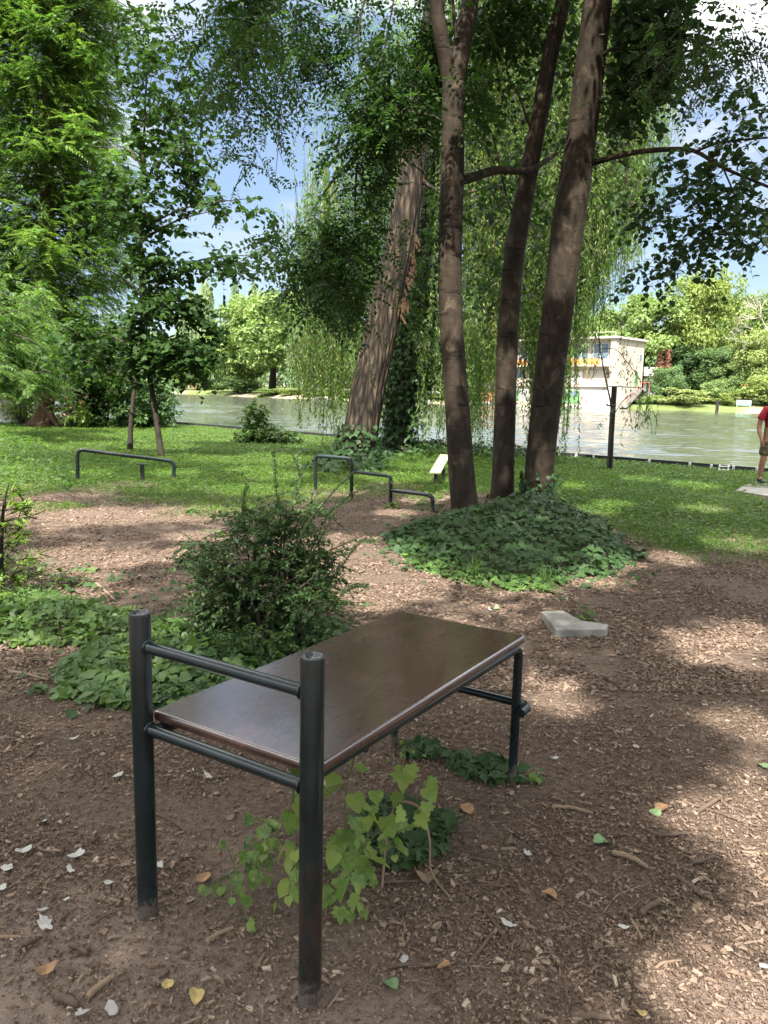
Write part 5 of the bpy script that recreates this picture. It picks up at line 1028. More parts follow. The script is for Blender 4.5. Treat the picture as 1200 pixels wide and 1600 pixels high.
# ------------------------------------------------------------------ litter: flakes, leaves, sticks
def flake(name, label, u, v, w, matl, cat, kind='flake', group=None, ang=None):
    p = gp(u, v); p[2] = float(hz(p[0], p[1])) + .012; s = w * np.linalg.norm(p - A([0, 0, CAM_H])) / F_PX; a = rng.uniform(0, 6.28) if ang is None else ang; mb = MB()
    if kind == 'leaf': n = 10; o_ = A([[x, y - .5] for x, y in [(0, 0), (.25, -.03), (.45, .22), (.4, .55), (.2, .83), (0, 1.02), (-.2, .83), (-.4, .55), (-.45, .22), (-.25, -.03)]])
    else: n = rng.integers(11, 16); th = (np.arange(n) + rng.uniform(-.35, .35, n)) * 6.283 / n; o_ = np.c_[np.cos(th), np.sin(th) * rng.uniform(.45, .9)] * .5 * (rng.uniform(.72, 1.12, (n, 1)) - .3 * (rng.random((n, 1)) < .25))
    rot = A([[math.cos(a), -math.sin(a)], [math.sin(a), math.cos(a)]]); q = o_ @ rot.T * s; curl = rng.uniform(.5, 1.6) * (2.2 if kind == 'leaf' else 1) / max(s, .01) * .5
    def Z(q): return curl * (q @ A([math.cos(a), math.sin(a)])) ** 2
    T = np.c_[q, Z(q) + .0016] ; B = np.c_[q * .97, Z(q)]; c = A([[0, 0, .0016], [0, 0, 0]]); tilt = rng.normal(0, .18, 2)
    V = np.vstack([c, T, B]); V[:, 2] += V[:, :2] @ tilt; n = len(q); V = V + p
    mb.add(V, [[0, 2 + i, 2 + (i + 1) % n] for i in range(n)]); mb.add(V, [[1, 2 + n + (i + 1) % n, 2 + n + i] for i in range(n)]); mb.add(V, [[2 + i, 2 + n + i, 2 + n + (i + 1) % n, 2 + (i + 1) % n] for i in range(n)])
    if kind == 'leaf': e = V[2] + (V[2] - V[0]) * .5; tube(mb, [V[2], e], .0009, 5)
    return tag(mb.build(name, matl, None, p, False), label, cat, group)
FG = 'white bark flakes scattered around the near posts'
for u, v, w, l in [(183, 1217, 24, 'white flake on soil just beside the far-standing post, at rail height'), (68, 1290, 20, 'small white flake with an orange chip beside it'), (37, 1336, 24, 'largest white flake of the pair near the picture edge, roughly five-sided'), (120, 1343, 26, 'long narrow white flake left of the mud-spattered post'), (110, 1367, 18, 'square white flake just below the long narrow one'),
                   (13, 1363, 22, 'curled white sliver at the edge of the bare soil'), (5, 1395, 14, 'white flake cut by the picture edge'), (103, 1414, 12, 'small triangular white flake left of the post foot'), (68, 1430, 15, 'thin white flake above the oval one'), (72, 1453, 26, 'oval white flake near the pale broken stick'), (170, 1387, 14, 'curved white crumb close to the post'),
                   (250, 1359, 24, 'greyish white flake right of the mud-spattered post'), (130, 1592, 24, 'white flake at the bottom edge of the picture'), (176, 1587, 27, 'ragged white flake at the bottom edge with nibbled rim'), (795, 1450, 26, 'bright white flake beside crossed sticks on the mulch'), (630, 1507, 18, 'pale flake above the knobbly stick'), (825, 1339, 20, 'white flake with a stalk right of the leafy weeds'),
                   (974, 1453, 16, 'white crumpled flake in the middle of the mulch'), (866, 1188, 14, 'white streaked flake beside the far bench leg'), (116, 1158, 14, 'white flake lying in mulch below the ground cover'), (1193, 1512, 14, 'white flake in the sunlit patch of mulch'), (325, 1215, 14, 'small beige flake under the bench board')]:
    flake('bark_flake', l, u, v, w, M['flake'], 'bark flake', 'flake', FG)
for u, v, w, m, l in [(72, 1525, 30, 'dryleaf', 'tan fallen leaf near the lower edge of the bare soil'), (307, 1568, 22, 'dryleafy', 'yellow fallen leaf between the two posts'), (262, 1546, 18, 'dryleafy', 'thin yellow willow leaf among bark chips'), (693, 1517, 20, 'dryleaf', 'orange-brown curled leaf at the end of the knobbly stick'), (1035, 1268, 20, 'dryleaf', 'orange crumpled leaf on mulch near a small green leaf'), (857, 1404, 20, 'dryleaf', 'brown pointed leaf on mulch below the pale green leaf'),
                      (612, 1548, 24, 'greenleaf', 'fresh green leaf on soil right of the near post foot'), (938, 1322, 26, 'greenleaf', 'pale grey-green leaf lying flat on the mulch'), (1022, 1276, 16, 'greenleaf', 'small dark green leaf beside the orange leaf'), (1193, 1203, 14, 'greenleaf', 'green leaf at the edge of the sunlit mulch'), (320, 1378, 22, 'dryleaf', 'brown dead leaf beside the trailing weed'), (728, 1268, 20, 'dryleaf', 'tan leaf on the mulch right of the tall seedling'), (667, 1378, 34, 'stickp', 'long pale dead leaf under the arching seedling stem'), (1000, 1588, 16, 'dryleafy', 'yellow leaf sliver at the bottom edge')]:
    flake('fallen_leaf', l, u, v, w, M[m], 'leaf', 'leaf')
for k, (u, v) in enumerate([(766, 956), (775, 953)]): flake('feather', ['white downy feather on the mulch beyond the bench', 'smaller green-tipped white scrap touching the feather'][k], u, v, 12, M['flake'] if k == 0 else M['greenleaf'], 'feather')
for pts, w, m, l in [([(137, 1566), (158, 1549), (179, 1536)], 13, 'stickp', 'thick pale broken stick lying in front of the far-standing post'), ([(84, 1564), (104, 1573), (122, 1585)], 17, 'stick', 'broad flat wood chip at the lower edge'), ([(108, 1484), (124, 1490), (137, 1500)], 11, 'stick', 'dark broken stub with a pale end on bare soil'), ([(322, 1478), (340, 1468), (364, 1458)], 10, 'stickp', 'pale curved strip of bark between the posts'),
                     ([(240, 1274), (262, 1283), (298, 1306)], 5, 'stick', 'thin curved root beside the mud-spattered post'), ([(0, 1472), (18, 1472), (34, 1474)], 6, 'stickp', 'short straight pale stick cut by the picture edge'), ([(30, 1490), (45, 1484), (62, 1478)], 12, 'stick', 'stubby dark stick by the picture edge'), ([(607, 1518), (640, 1512), (668, 1515), (693, 1510)], 9, 'stick', 'knobbly brown stick with an orange leaf at its end'), ([(728, 1516), (748, 1492), (769, 1463)], 8, 'stick', 'grey slanting stick on the mulch below the weeds'),
                     ([(762, 1432), (775, 1450), (789, 1474)], 8, 'stick', 'brown stick crossing beside the bright white flake'), ([(629, 1438), (632, 1456), (625, 1478)], 4, 'stickp', 'thin upright-lying orange straw'), ([(586, 1398), (600, 1384), (650, 1382)], 7, 'stick', 'crooked grey twig at the edge of the weeds'), ([(863, 1264), (895, 1268), (926, 1278)], 8, 'stickp', 'long pale stick on mulch right of the far leg'), ([(957, 1337), (982, 1346), (1010, 1361)], 11, 'stickp', 'thick straight pale brown stick in open mulch'),
                     ([(1080, 1352), (1098, 1350), (1116, 1344)], 8, 'stick', 'grey stick overlapping dark bark strips'), ([(1061, 1376), (1078, 1390), (1097, 1406)], 10, 'stick', 'dark chunky stick beside a forked chip'), ([(1000, 1433), (1012, 1424), (1031, 1416)], 12, 'stick', 'short grey wedge of wood'), ([(985, 1438), (996, 1455), (1003, 1470)], 6, 'stickp', 'thin pale stick beside the crumpled white flake'), ([(1020, 1518), (1035, 1506), (1064, 1502)], 6, 'stickp', 'curved tan twig near the sun patch'),
                     ([(1162, 1335), (1180, 1337), (1204, 1340)], 5, 'stickp', 'straight pale twig reaching the picture edge'), ([(1090, 1273), (1106, 1264), (1128, 1252)], 9, 'stick', 'greyish stick beside a small sun fleck'), ([(893, 1591), (920, 1594), (950, 1599)], 14, 'stick', 'thick light brown branch at the bottom edge'), ([(942, 1430), (965, 1402), (1012, 1384)], 3, 'stickp', 'long thin bowed twig on bare soil'), ([(13, 1050), (40, 1056), (76, 1067)], 6, 'stickp', 'pale twig on mulch beside the ground cover'),
                     ([(150, 912), (170, 928), (180, 938)], 5, 'stickp', 'pale twig on mulch behind the ground cover'), ([(140, 1452), (165, 1438), (196, 1426)], 5, 'stick', 'thin dark twig leading to the post foot'), ([(1010, 1300), (1030, 1310), (1080, 1308)], 8, 'stick', 'dark rotten stick under the slim grey one'), ([(700, 1330), (745, 1345), (800, 1362)], 3, 'stick', 'long straight thin twig on mulch right of the weeds'), ([(740, 938), (755, 942), (775, 950)], 5, 'stick', 'twig on mulch near the white feather'), ([(1060, 1255), (1110, 1270), (1200, 1300)], 4, 'stick', 'very long thin twig crossing the sunlit mulch')]:
    P = [gp(u, v) for u, v in pts]; d = np.linalg.norm(P[0] - A([0, 0, CAM_H])); r = w * d / F_PX / 2
    for q in P: q[2] = float(hz(q[0], q[1])) + r * .75 + .004
    r *= .72; Q = spline(P, 14); Q[:, 2] += np.linspace(-.3, .3, 14) * r; Q += rng.normal(0, r * .10, Q.shape); mb = MB(); tube(mb, Q, r * np.interp(np.linspace(0, 1, 14), [0, .1, .8, 1], [.8, 1, .9, .6]) * rng.uniform(.94, 1.06, 14), 9)
    if r > .005: k = 5; e = Q[k] + unit(Q[k + 1] - Q[k]) * r * 2 + A([rng.uniform(-1, 1), .4, .5]) * r * 2; tube(mb, [Q[k], e], [r * .5, r * .25], 6)
    tag(mb.build('stick', M[m], None, P[1]), l, 'stick')

# ------------------------------------------------------------------ boathouse across the lake
BC = A([*pt(958, 600, 137)[:2], 0]); BF, BN = unit(A([-.72, .69, 0])), unit(A([.69, .72, 0])); BFn, BNn = -BN, -BF
BZ = .15; BH = pt(958, 528, 137)[2]; BLn, BDp = 25.0, 11.0
house = empty('boathouse', BC, 'cream three-storey boathouse with white base, balconies and outside stair across the lake', 'building')
def wbox(mb, f0, f1, n0, n1, z0, z1, bev=0.0): box(mb, BC + BF * (f0 + f1) / 2 + BN * (n0 + n1) / 2 + A([0, 0, (z0 + z1) / 2]), (abs(f1 - f0), abs(n1 - n0), z1 - z0), BF, BN * (1 if np.cross(BF, BN)[2] > 0 else -1), bev)
Z1, Z2, Z3 = 3.3, 6.9, 10.3
def part(name, m, parent, *bx_):
    mb = MB()
    for b in bx_: wbox(mb, *b)
    return mb.build(name, M[m], parent, smooth_=False)
part('lower_wall', 'wall2', house, (0.05, BLn, 0.05, BDp, -.6, Z1)); part('plinth', 'cream', house, (-.02, .04, .3, BDp - .2, -.6, Z1 - .1)); up = part('upper_wall', 'cream', house, (0.0, BLn, 1.3, BDp, Z1 + .18, BH), (-.12, .9, -.05, 1.3, Z1 + .18, BH))
rf = part('roof', 'roof', house, (-.5, BLn + .4, -.5, BDp + .4, BH, BH + .35)); mb = MB()
for f in (.3, 4, 8): tube(mb, [BC + BF * f + BN * .3 + A([0, 0, BH + .3]), BC + BF * f + BN * .3 + A([0, 0, BH + 1.2])], .06, 6)
tube(mb, [BC + BF * .3 + BN * .3 + A([0, 0, BH + 1.1]), BC + BF * 8 + BN * .3 + A([0, 0, BH + 1.1])], .05, 6); mb.build('roof_rail', M['roof'], rf)
b1 = part('balcony', 'cream', house, (.9, BLn, -.35, 1.3, Z1, Z1 + .2)); b2 = part('balcony', 'cream', house, (.9, BLn, -.2, 1.3, Z2 + .0, Z2 + .22))
part('parapet', 'wall2', b2, (.9, 2.6, -.2, -.08, Z2 + .22, Z2 + 1.3))
for i, (f0, f1) in enumerate([(2.7, 5.6), (6.2, 9.2), (10.0, 12.6), (14, 17), (18, 21.5), (22, 24.8)]): part('orange_panel', 'orange', b2, (f0, f1, -.2, -.10, Z2 + .3, Z2 + 1.35))
mb = MB()
for f in np.arange(1, BLn, .8): tube(mb, [BC + BF * f - BN * .3 + A([0, 0, Z1 + .2]), BC + BF * f - BN * .3 + A([0, 0, Z1 + 1.2])], .025, 5)
tube(mb, [BC + BF * .95 - BN * .3 + A([0, 0, Z1 + 1.2]), BC + BF * BLn - BN * .3 + A([0, 0, Z1 + 1.2])], .04, 6); mb.build('railing', M['roof'], b1)
for f in np.arange(2.0, 24, 3.9):
    w = part('window', 'white', up, (f - .1, f + 2.9, 1.22, 1.3, Z2 + 1.0, BH - .7)); mb = MB(); wbox(mb, f + .05, f + 1.25, 1.17, 1.215, Z2 + 1.15, BH - .85); wbox(mb, f + 1.5, f + 2.75, 1.17, 1.215, Z2 + 1.15, BH - .85); mb.build('pane', M['glass'], w, smooth_=False)
for f, d in ((2.2, 0), (6.6, 1), (11, 0), (15, 1), (19, 0)):
    if d: w = part('balcony_door', 'pinkframe', up, (f, f + 2.6, 1.22, 1.3, Z1 + .2, Z1 + 3.0)); part('pane', 'white', w, (f + .2, f + 1.2, 1.17, 1.215, Z1 + .45, Z1 + 2.8), (f + 1.4, f + 2.4, 1.17, 1.215, Z1 + .45, Z1 + 2.8))
    else: w = part('window', 'roof', up, (f, f + 3, 1.22, 1.3, Z1 + 1.4, Z1 + 3.0)); part('pane', 'glass', w, (f + .2, f + 2.8, 1.17, 1.215, Z1 + 1.6, Z1 + 2.85)) if f > 10 else None
for f in (6.4, 19.5):
    w = part('boat_door', 'greendoor', house, (f, f + 3.6, -.03, .05, .25, 2.6)); part('door_pane', 'glass', w, (f + .5, f + 1.6, -.07, -.033, 1.5, 2.4), (f + 1.9, f + 3.1, -.07, -.033, 1.5, 2.4))
part('end_door', 'greendoor', house, (-.06, 0.0, 8.0, 9.2, Z1 + .2, Z1 + 2.9)); w = part('window', 'white', up, (-.06, 0, 9.2, 10.2, Z2 + 1.2, Z2 + 2.6)); part('pane', 'glass', w, (-.1, -.063, 9.35, 10.05, Z2 + 1.35, Z2 + 2.45))
mb = MB(); ns = 16
for i in range(ns):
    n0 = 8.2 - 5.4 * (i + 1) / ns; z = Z1 - (Z1 - .3) * i / ns; wbox(mb, -1.4, 0.04, n0, n0 + 5.4 / ns, z - .75, z)
wbox(mb, -1.4, .04, 8.2, 11.6, Z1 - .3, Z1); wbox(mb, -1.4, -1.1, 11.1, 11.5, -.4, Z1 - .3); st = mb.build('outside_stair', M['concrete'], house, smooth_=False)
mb = MB(); tube(mb, [BC - BF * 1.35 + BN * 2.6 + A([0, 0, 1.3]), BC - BF * 1.35 + BN * 8.2 + A([0, 0, Z1 + 1.0]), BC - BF * 1.35 + BN * 11.5 + A([0, 0, Z1 + 1.0])], .06, 6)
for n_ in (3, 5, 7, 9, 11.4): z = min(Z1, .3 + (n_ - 2.8) / 5.4 * 3.0); tube(mb, [BC - BF * 1.35 + BN * n_ + A([0, 0, z - .1]), BC - BF * 1.35 + BN * n_ + A([0, 0, z + 1.0])], .05, 5)
mb.build('handrail', M['redrail'], st)
def jetty(label, f0, f1):
    c = BC + BF * (f0 + f1) / 2 - BN * 2.8; t = empty('jetty', A([c[0], c[1], -.5]), label, 'jetty'); mb = MB(); wbox(mb, f0, f1, -5.2, -.4, -.02, .14); mb.build('deck', M['deck'], t, smooth_=False)
    for f in np.linspace(f0 + .4, f1 - .4, 4):
        q = BC + BF * f - BN * 5.0; mb = MB(); tube(mb, [A([q[0], q[1], -1.2]), A([q[0], q[1], .0])], .1, 8); mb.build('post', M['stake'], t)
jetty('low wooden jetty in front of the boathouse door with sunbathers', 4, 11); jetty('low wooden jetty seen between the middle and thick trunks', 18, 25)
for k, (f, n_, sit) in enumerate([(5.2, -1.4, False), (4.4, -1.2, True)]): q = BC + BF * f + BN * n_; small_person(['standing sunbather in front of the green boathouse door', 'crouching sunbather beside the standing one at the boathouse'][k], A([q[0], q[1], .14]), sit, [M['redrail'], M['skin']][k], .4 + k, 'people on the far bank')

# ------------------------------------------------------------------ far trees
def far_mesh(kind, seed):
    """unit tree: height 1, width 1; returns crown and trunk builders"""
    g = np.random.default_rng(seed); mb = MB(); tr = MB()
    def blob(c, r, n, s, flat=1.0):
        z = g.uniform(-1, 1, n); a = g.uniform(0, 6.283, n); q = np.sqrt(1 - z * z); d = np.stack([q * np.cos(a), q * np.sin(a), z], -1); rr = (.55 + .45 * g.random(n) ** .5)
        P = A(c) + d * rr[:, None] * A([r, r, r * flat]); k = fbm(P[:, 0] * 14 + seed, P[:, 1] * 14, P[:, 2] * 14, 2) > .40; P, d = P[k], d[k]; n = len(P)
        f = unit(d * .4 + g.normal(0, .7, (n, 3)) + A([0, 0, -.35])); base = g.random() * .35
        scatter(mb, LEAF2, P, f, unit(d + A([0, 0, .4]) + g.normal(0, .5, (n, 3))), s * g.uniform(.6, 1.3, n), np.clip(base + .6 * g.random(n), 0, 1), 0, s * 1.25 * g.uniform(.7, 1.2, n))
    if kind == 'round':
        for i in range(46):
            t = g.random(); z = .16 + .74 * t ** .8; R_ = .5 * math.sqrt(max(.05, 1 - ((z - .45) / .55) ** 2)) * .80; a = g.uniform(0, 6.28); q = R_ * g.uniform(.35, 1) ; blob((math.cos(a) * q, math.sin(a) * q, z), g.uniform(.085, .17), 330, .034, .75)
    elif kind == 'high':
        for i in range(44):
            z = g.uniform(.42, .92); R_ = .5 * math.sqrt(max(.08, 1 - ((z - .62) / .36) ** 2)) * .85; a = g.uniform(0, 6.28); q = R_ * g.uniform(.2, 1); blob((math.cos(a) * q, math.sin(a) * q, z), g.uniform(.08, .16), 300, .034, .6)
    elif kind == 'poplar':
        for i in range(60):
            z = g.uniform(.05, .97); R_ = .5 * min(1, (z / .12) ** .6) * (1 - z ** 2.2) ** .8; a = g.uniform(0, 6.28); q = R_ * g.uniform(.2, .9); blob((math.cos(a) * q, math.sin(a) * q, z), .13 + .1 * g.random() * (1 - z), 130, .085, .55)
    elif kind == 'shrub':
        for i in range(26):
            z = g.uniform(.08, .82); R_ = .5 * math.sqrt(max(.05, 1 - ((z - .2) / .8) ** 2)) * .8; a = g.uniform(0, 6.28); q = R_ * g.uniform(.3, 1); blob((math.cos(a) * q, math.sin(a) * q, z), g.uniform(.1, .2), 260, .06, .8)
    elif kind == 'weeper':
        for i in range(150):
            a = g.uniform(0, 6.28); q = .5 * g.random() ** .5; zt = .95 * math.sqrt(1 - (q / .56) ** 2); n = 70; t = g.random(n); P = np.c_[math.cos(a) * q + g.normal(0, .022, n) + 0 * t, math.sin(a) * q + g.normal(0, .022, n), zt - t * (zt - .06) * g.uniform(.35, .95)]
            scatter(mb, LEAF2, P, A([0, 0, -1.]) + g.normal(0, .25, (n, 3)), g.normal(0, 1, (n, 3)), .06 * g.uniform(.6, 1.3, n), np.clip(g.random() * .5 + .5 * g.random(n), 0, 1), 0, .022)
    zb = .5 if kind != 'high' else .75; tube(tr, [A([0, 0, -.03]), A([.01, 0, .2]), A([0, .01, zb])], [.03, .022, .012] if kind != 'poplar' else [.06, .05, .03], 10)
    for i in range(7):
        a = g.uniform(0, 6.28); z0 = g.uniform(.12, .5) if kind != 'high' else g.uniform(.3, .6); r = g.uniform(.2, .4); tube(tr, [A([0, 0, z0]), A([math.cos(a) * r * .5, math.sin(a) * r * .5, z0 + .12]), A([math.cos(a) * r, math.sin(a) * r, min(.9, z0 + .28)])], [.011, .008, .003], 6)
    return mb, tr
PROTO = {}
def proto(kind, seed):
    if (kind, seed) not in PROTO:
        mb, tr = far_mesh(kind, seed); c = mb.build('crown', M['far']); t = tr.build('trunk', M['barkg']); PROTO[kind, seed] = (c.data, t.data); bpy.data.objects.remove(c); bpy.data.objects.remove(t)
    return PROTO[kind, seed]
NAMES = {'round': ('broadleaf_tree', 'tree'), 'high': ('broadleaf_tree', 'tree'), 'poplar': ('poplar_tree', 'tree'), 'shrub': ('bank_shrub', 'shrub'), 'weeper': ('weeping_tree', 'tree')}
def far_tree(kind, seed, u, w, top, off, label, col=(1, 1, 1), group='trees across the lake'):
    Y0 = far_shore_Y(u); d = ray(u, 632); Y = Y0 + off; z = bank_z(off * .9); X = d[0] / d[1] * Y; H = (pt(u, top, Y)[2] - z) * (1.0 if kind == 'poplar' else 1.06); W = w * Y / F_PX * (1.35 if kind == 'poplar' else 1.2); nm, cat = NAMES[kind]
    t = empty(nm, (X, Y, z - .05), label, cat, group); t.rotation_euler.z = (seed * 1.7 + u * .13) % 6.28; t.scale = (W, W, H)
    cm, tm = proto(kind, seed)
    for n_, me in (('crown', cm), ('trunk', tm)): o = bpy.data.objects.new(n_, me); COL.objects.link(o); o.parent = t; o.color = (*col, 1)
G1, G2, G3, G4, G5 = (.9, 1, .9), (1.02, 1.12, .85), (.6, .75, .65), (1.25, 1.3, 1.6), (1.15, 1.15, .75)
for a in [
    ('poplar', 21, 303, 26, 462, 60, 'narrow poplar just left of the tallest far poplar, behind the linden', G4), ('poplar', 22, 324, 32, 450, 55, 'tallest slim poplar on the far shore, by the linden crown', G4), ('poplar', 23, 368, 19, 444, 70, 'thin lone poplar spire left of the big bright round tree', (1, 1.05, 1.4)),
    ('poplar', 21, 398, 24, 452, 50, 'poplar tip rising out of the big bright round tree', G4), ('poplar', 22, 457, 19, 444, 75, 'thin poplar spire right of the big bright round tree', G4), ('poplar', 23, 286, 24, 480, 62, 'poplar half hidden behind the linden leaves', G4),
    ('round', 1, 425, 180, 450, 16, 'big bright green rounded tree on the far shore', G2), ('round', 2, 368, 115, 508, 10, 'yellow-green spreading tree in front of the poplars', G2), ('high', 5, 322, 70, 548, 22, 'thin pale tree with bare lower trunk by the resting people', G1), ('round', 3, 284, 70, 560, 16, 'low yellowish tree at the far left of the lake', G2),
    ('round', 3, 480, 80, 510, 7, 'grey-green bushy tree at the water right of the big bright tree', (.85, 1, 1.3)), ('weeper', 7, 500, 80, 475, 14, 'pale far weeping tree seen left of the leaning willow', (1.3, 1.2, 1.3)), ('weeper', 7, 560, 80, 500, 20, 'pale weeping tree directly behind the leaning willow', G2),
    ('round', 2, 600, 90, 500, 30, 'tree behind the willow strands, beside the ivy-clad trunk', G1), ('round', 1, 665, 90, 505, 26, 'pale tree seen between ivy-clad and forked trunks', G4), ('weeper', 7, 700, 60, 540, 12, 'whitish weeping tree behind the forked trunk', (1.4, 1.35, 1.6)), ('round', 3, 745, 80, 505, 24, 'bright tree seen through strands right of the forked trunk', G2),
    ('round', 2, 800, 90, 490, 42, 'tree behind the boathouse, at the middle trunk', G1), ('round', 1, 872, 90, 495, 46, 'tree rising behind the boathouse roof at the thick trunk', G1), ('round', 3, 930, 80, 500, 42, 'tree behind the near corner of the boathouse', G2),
    ('high', 6, 1000, 140, 458, 24, 'broad light green tree arching over the boathouse end', G2), ('high', 5, 1092, 120, 436, 26, 'tall yellow-green tree in the middle of the right-hand wood', G5), ('round', 2, 1070, 100, 540, 22, 'dark green tree in the shade below the yellow-green one', (.38, .5, .45)), ('round', 1, 1040, 55, 570, 14, 'small grey-green tree beside the red-brown trunks', (.8, 1, 1)),  # dark tint of the tree below the yellow-green one stands in for shade
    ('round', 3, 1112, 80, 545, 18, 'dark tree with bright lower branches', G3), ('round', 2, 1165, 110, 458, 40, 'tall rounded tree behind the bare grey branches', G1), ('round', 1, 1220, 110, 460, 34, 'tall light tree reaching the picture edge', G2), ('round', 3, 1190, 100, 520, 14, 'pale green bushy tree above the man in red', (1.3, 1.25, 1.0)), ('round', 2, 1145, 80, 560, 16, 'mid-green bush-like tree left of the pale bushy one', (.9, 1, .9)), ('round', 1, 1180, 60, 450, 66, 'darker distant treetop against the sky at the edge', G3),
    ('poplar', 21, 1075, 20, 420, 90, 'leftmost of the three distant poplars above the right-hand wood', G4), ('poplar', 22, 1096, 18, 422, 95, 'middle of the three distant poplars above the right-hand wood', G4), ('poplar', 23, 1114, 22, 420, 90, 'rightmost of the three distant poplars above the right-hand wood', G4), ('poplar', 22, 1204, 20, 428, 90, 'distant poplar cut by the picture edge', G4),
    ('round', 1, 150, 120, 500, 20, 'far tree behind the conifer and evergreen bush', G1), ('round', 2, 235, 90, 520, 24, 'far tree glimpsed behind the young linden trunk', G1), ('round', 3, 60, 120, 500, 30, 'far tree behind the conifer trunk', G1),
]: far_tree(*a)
SG = 'shrubs along the far waterline'
for a in [
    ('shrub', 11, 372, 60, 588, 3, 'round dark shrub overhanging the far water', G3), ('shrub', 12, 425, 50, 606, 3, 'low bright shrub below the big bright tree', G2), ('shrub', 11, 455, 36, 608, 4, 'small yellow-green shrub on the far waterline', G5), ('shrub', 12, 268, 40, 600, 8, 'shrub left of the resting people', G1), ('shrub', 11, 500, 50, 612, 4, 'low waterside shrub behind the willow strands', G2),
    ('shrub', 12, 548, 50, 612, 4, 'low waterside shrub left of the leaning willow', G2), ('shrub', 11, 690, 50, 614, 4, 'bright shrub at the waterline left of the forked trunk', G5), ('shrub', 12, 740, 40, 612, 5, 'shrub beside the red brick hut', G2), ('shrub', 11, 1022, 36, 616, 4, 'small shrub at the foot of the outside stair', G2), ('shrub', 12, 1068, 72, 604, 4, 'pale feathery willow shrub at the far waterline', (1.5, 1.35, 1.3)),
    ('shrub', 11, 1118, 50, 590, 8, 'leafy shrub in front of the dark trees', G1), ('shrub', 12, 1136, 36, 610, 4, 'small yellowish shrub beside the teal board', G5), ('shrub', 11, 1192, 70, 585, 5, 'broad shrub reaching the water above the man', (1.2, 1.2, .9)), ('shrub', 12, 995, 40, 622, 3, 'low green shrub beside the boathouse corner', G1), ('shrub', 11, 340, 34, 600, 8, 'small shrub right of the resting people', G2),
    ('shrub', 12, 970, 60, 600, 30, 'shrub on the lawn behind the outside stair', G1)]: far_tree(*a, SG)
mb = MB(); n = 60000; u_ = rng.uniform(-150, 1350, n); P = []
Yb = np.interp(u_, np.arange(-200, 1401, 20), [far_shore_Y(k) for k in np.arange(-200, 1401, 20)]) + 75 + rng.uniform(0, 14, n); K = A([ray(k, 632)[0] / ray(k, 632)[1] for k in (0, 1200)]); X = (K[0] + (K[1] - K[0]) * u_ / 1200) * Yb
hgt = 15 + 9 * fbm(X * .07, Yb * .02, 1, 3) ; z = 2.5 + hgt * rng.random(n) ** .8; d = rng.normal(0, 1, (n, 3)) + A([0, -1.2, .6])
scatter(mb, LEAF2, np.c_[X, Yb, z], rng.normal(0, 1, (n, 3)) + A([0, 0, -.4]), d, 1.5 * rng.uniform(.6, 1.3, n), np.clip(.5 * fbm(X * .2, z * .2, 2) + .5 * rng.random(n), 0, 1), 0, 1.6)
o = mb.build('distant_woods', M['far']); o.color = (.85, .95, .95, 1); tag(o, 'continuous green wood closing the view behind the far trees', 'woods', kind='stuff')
def on_bank(u, off): Y = far_shore_Y(u) + off; d = ray(u, 632); return A([d[0] / d[1] * Y, Y, bank_z(off * .9)])
# red-brown dead ivy on two trunks, bare dead branches
for k, (u, l) in enumerate([(1026, 'trunk wrapped in red-brown dead ivy beside the boathouse'), (1036, 'second red-brown ivy-wrapped trunk, closer to the dark trees')]):
    p = on_bank(u, 17); t = empty('ivy_wrapped_trunk', p, l, 'tree', 'red-brown wrapped trunks'); mb = MB(); tube(mb, [p - A([0, 0, .3]), p + A([.2, 0, 3]), p + A([.1, 0, 9])], [.55, .42, .3], 10); mb.build('trunk', M['barkg'], t)
    mb = MB(); n = 500; a = rng.uniform(0, 6.28, n); z = rng.uniform(2.8, 10, n); nr = np.c_[np.cos(a), np.sin(a), 0 * a]; scatter(mb, IVY, p + A([.15, 0, 0]) + nr * rng.uniform(.4, .8, (n, 1)) + np.c_[0 * z, 0 * z, z], A([0, 0, -1.]) + rng.normal(0, .4, (n, 3)), nr + rng.normal(0, .3, (n, 3)), .4 * rng.uniform(.6, 1.2, n), .5); mb.build('dead_ivy', plain('dead_ivy', (.16, .075, .045), .9, .2, 0, .3, 2), t)
p = on_bank(1186, 20); t = empty('dead_tree', p, 'bare pale grey branches of a dead tree among the greenery', 'tree'); mb = MB(); rt = np.random.default_rng(9)
def dead(a, d, L, r, k):
    e = a + d * L; m_ = (a + e) / 2 + rt.normal(0, .08, 3) * L; tube(mb, spline([a, m_, e], 7), np.linspace(r, r * .55, 7), 6)
    if k:
        for _ in range(4): dead(a + (e - a) * rt.uniform(.5, 1), unit(d + rt.normal(0, .55, 3) + A([-.1, -.1, .15])), L * rt.uniform(.5, .8), r * .5, k - 1)
Y_ = p[1]; dead(p - A([0, 0, .3]), A([0, 0, 1.]), pt(1186, 520, Y_)[2], .3, 0); a0 = A([p[0], p[1] - 2, pt(1186, 525, Y_)[2]]); dead(a0, unit(A([-.6, -.2, .75])), 5, .17, 3); dead(a0, unit(A([.1, -.3, .9])), 5, .17, 3); dead(a0 - A([0, 0, 1]), unit(A([-.9, -.2, -.0])), 5, .13, 3); mb.build('trunk', plain('dead_wood', (.42, .38, .33), .9, .2, 0, .2, 1), t)
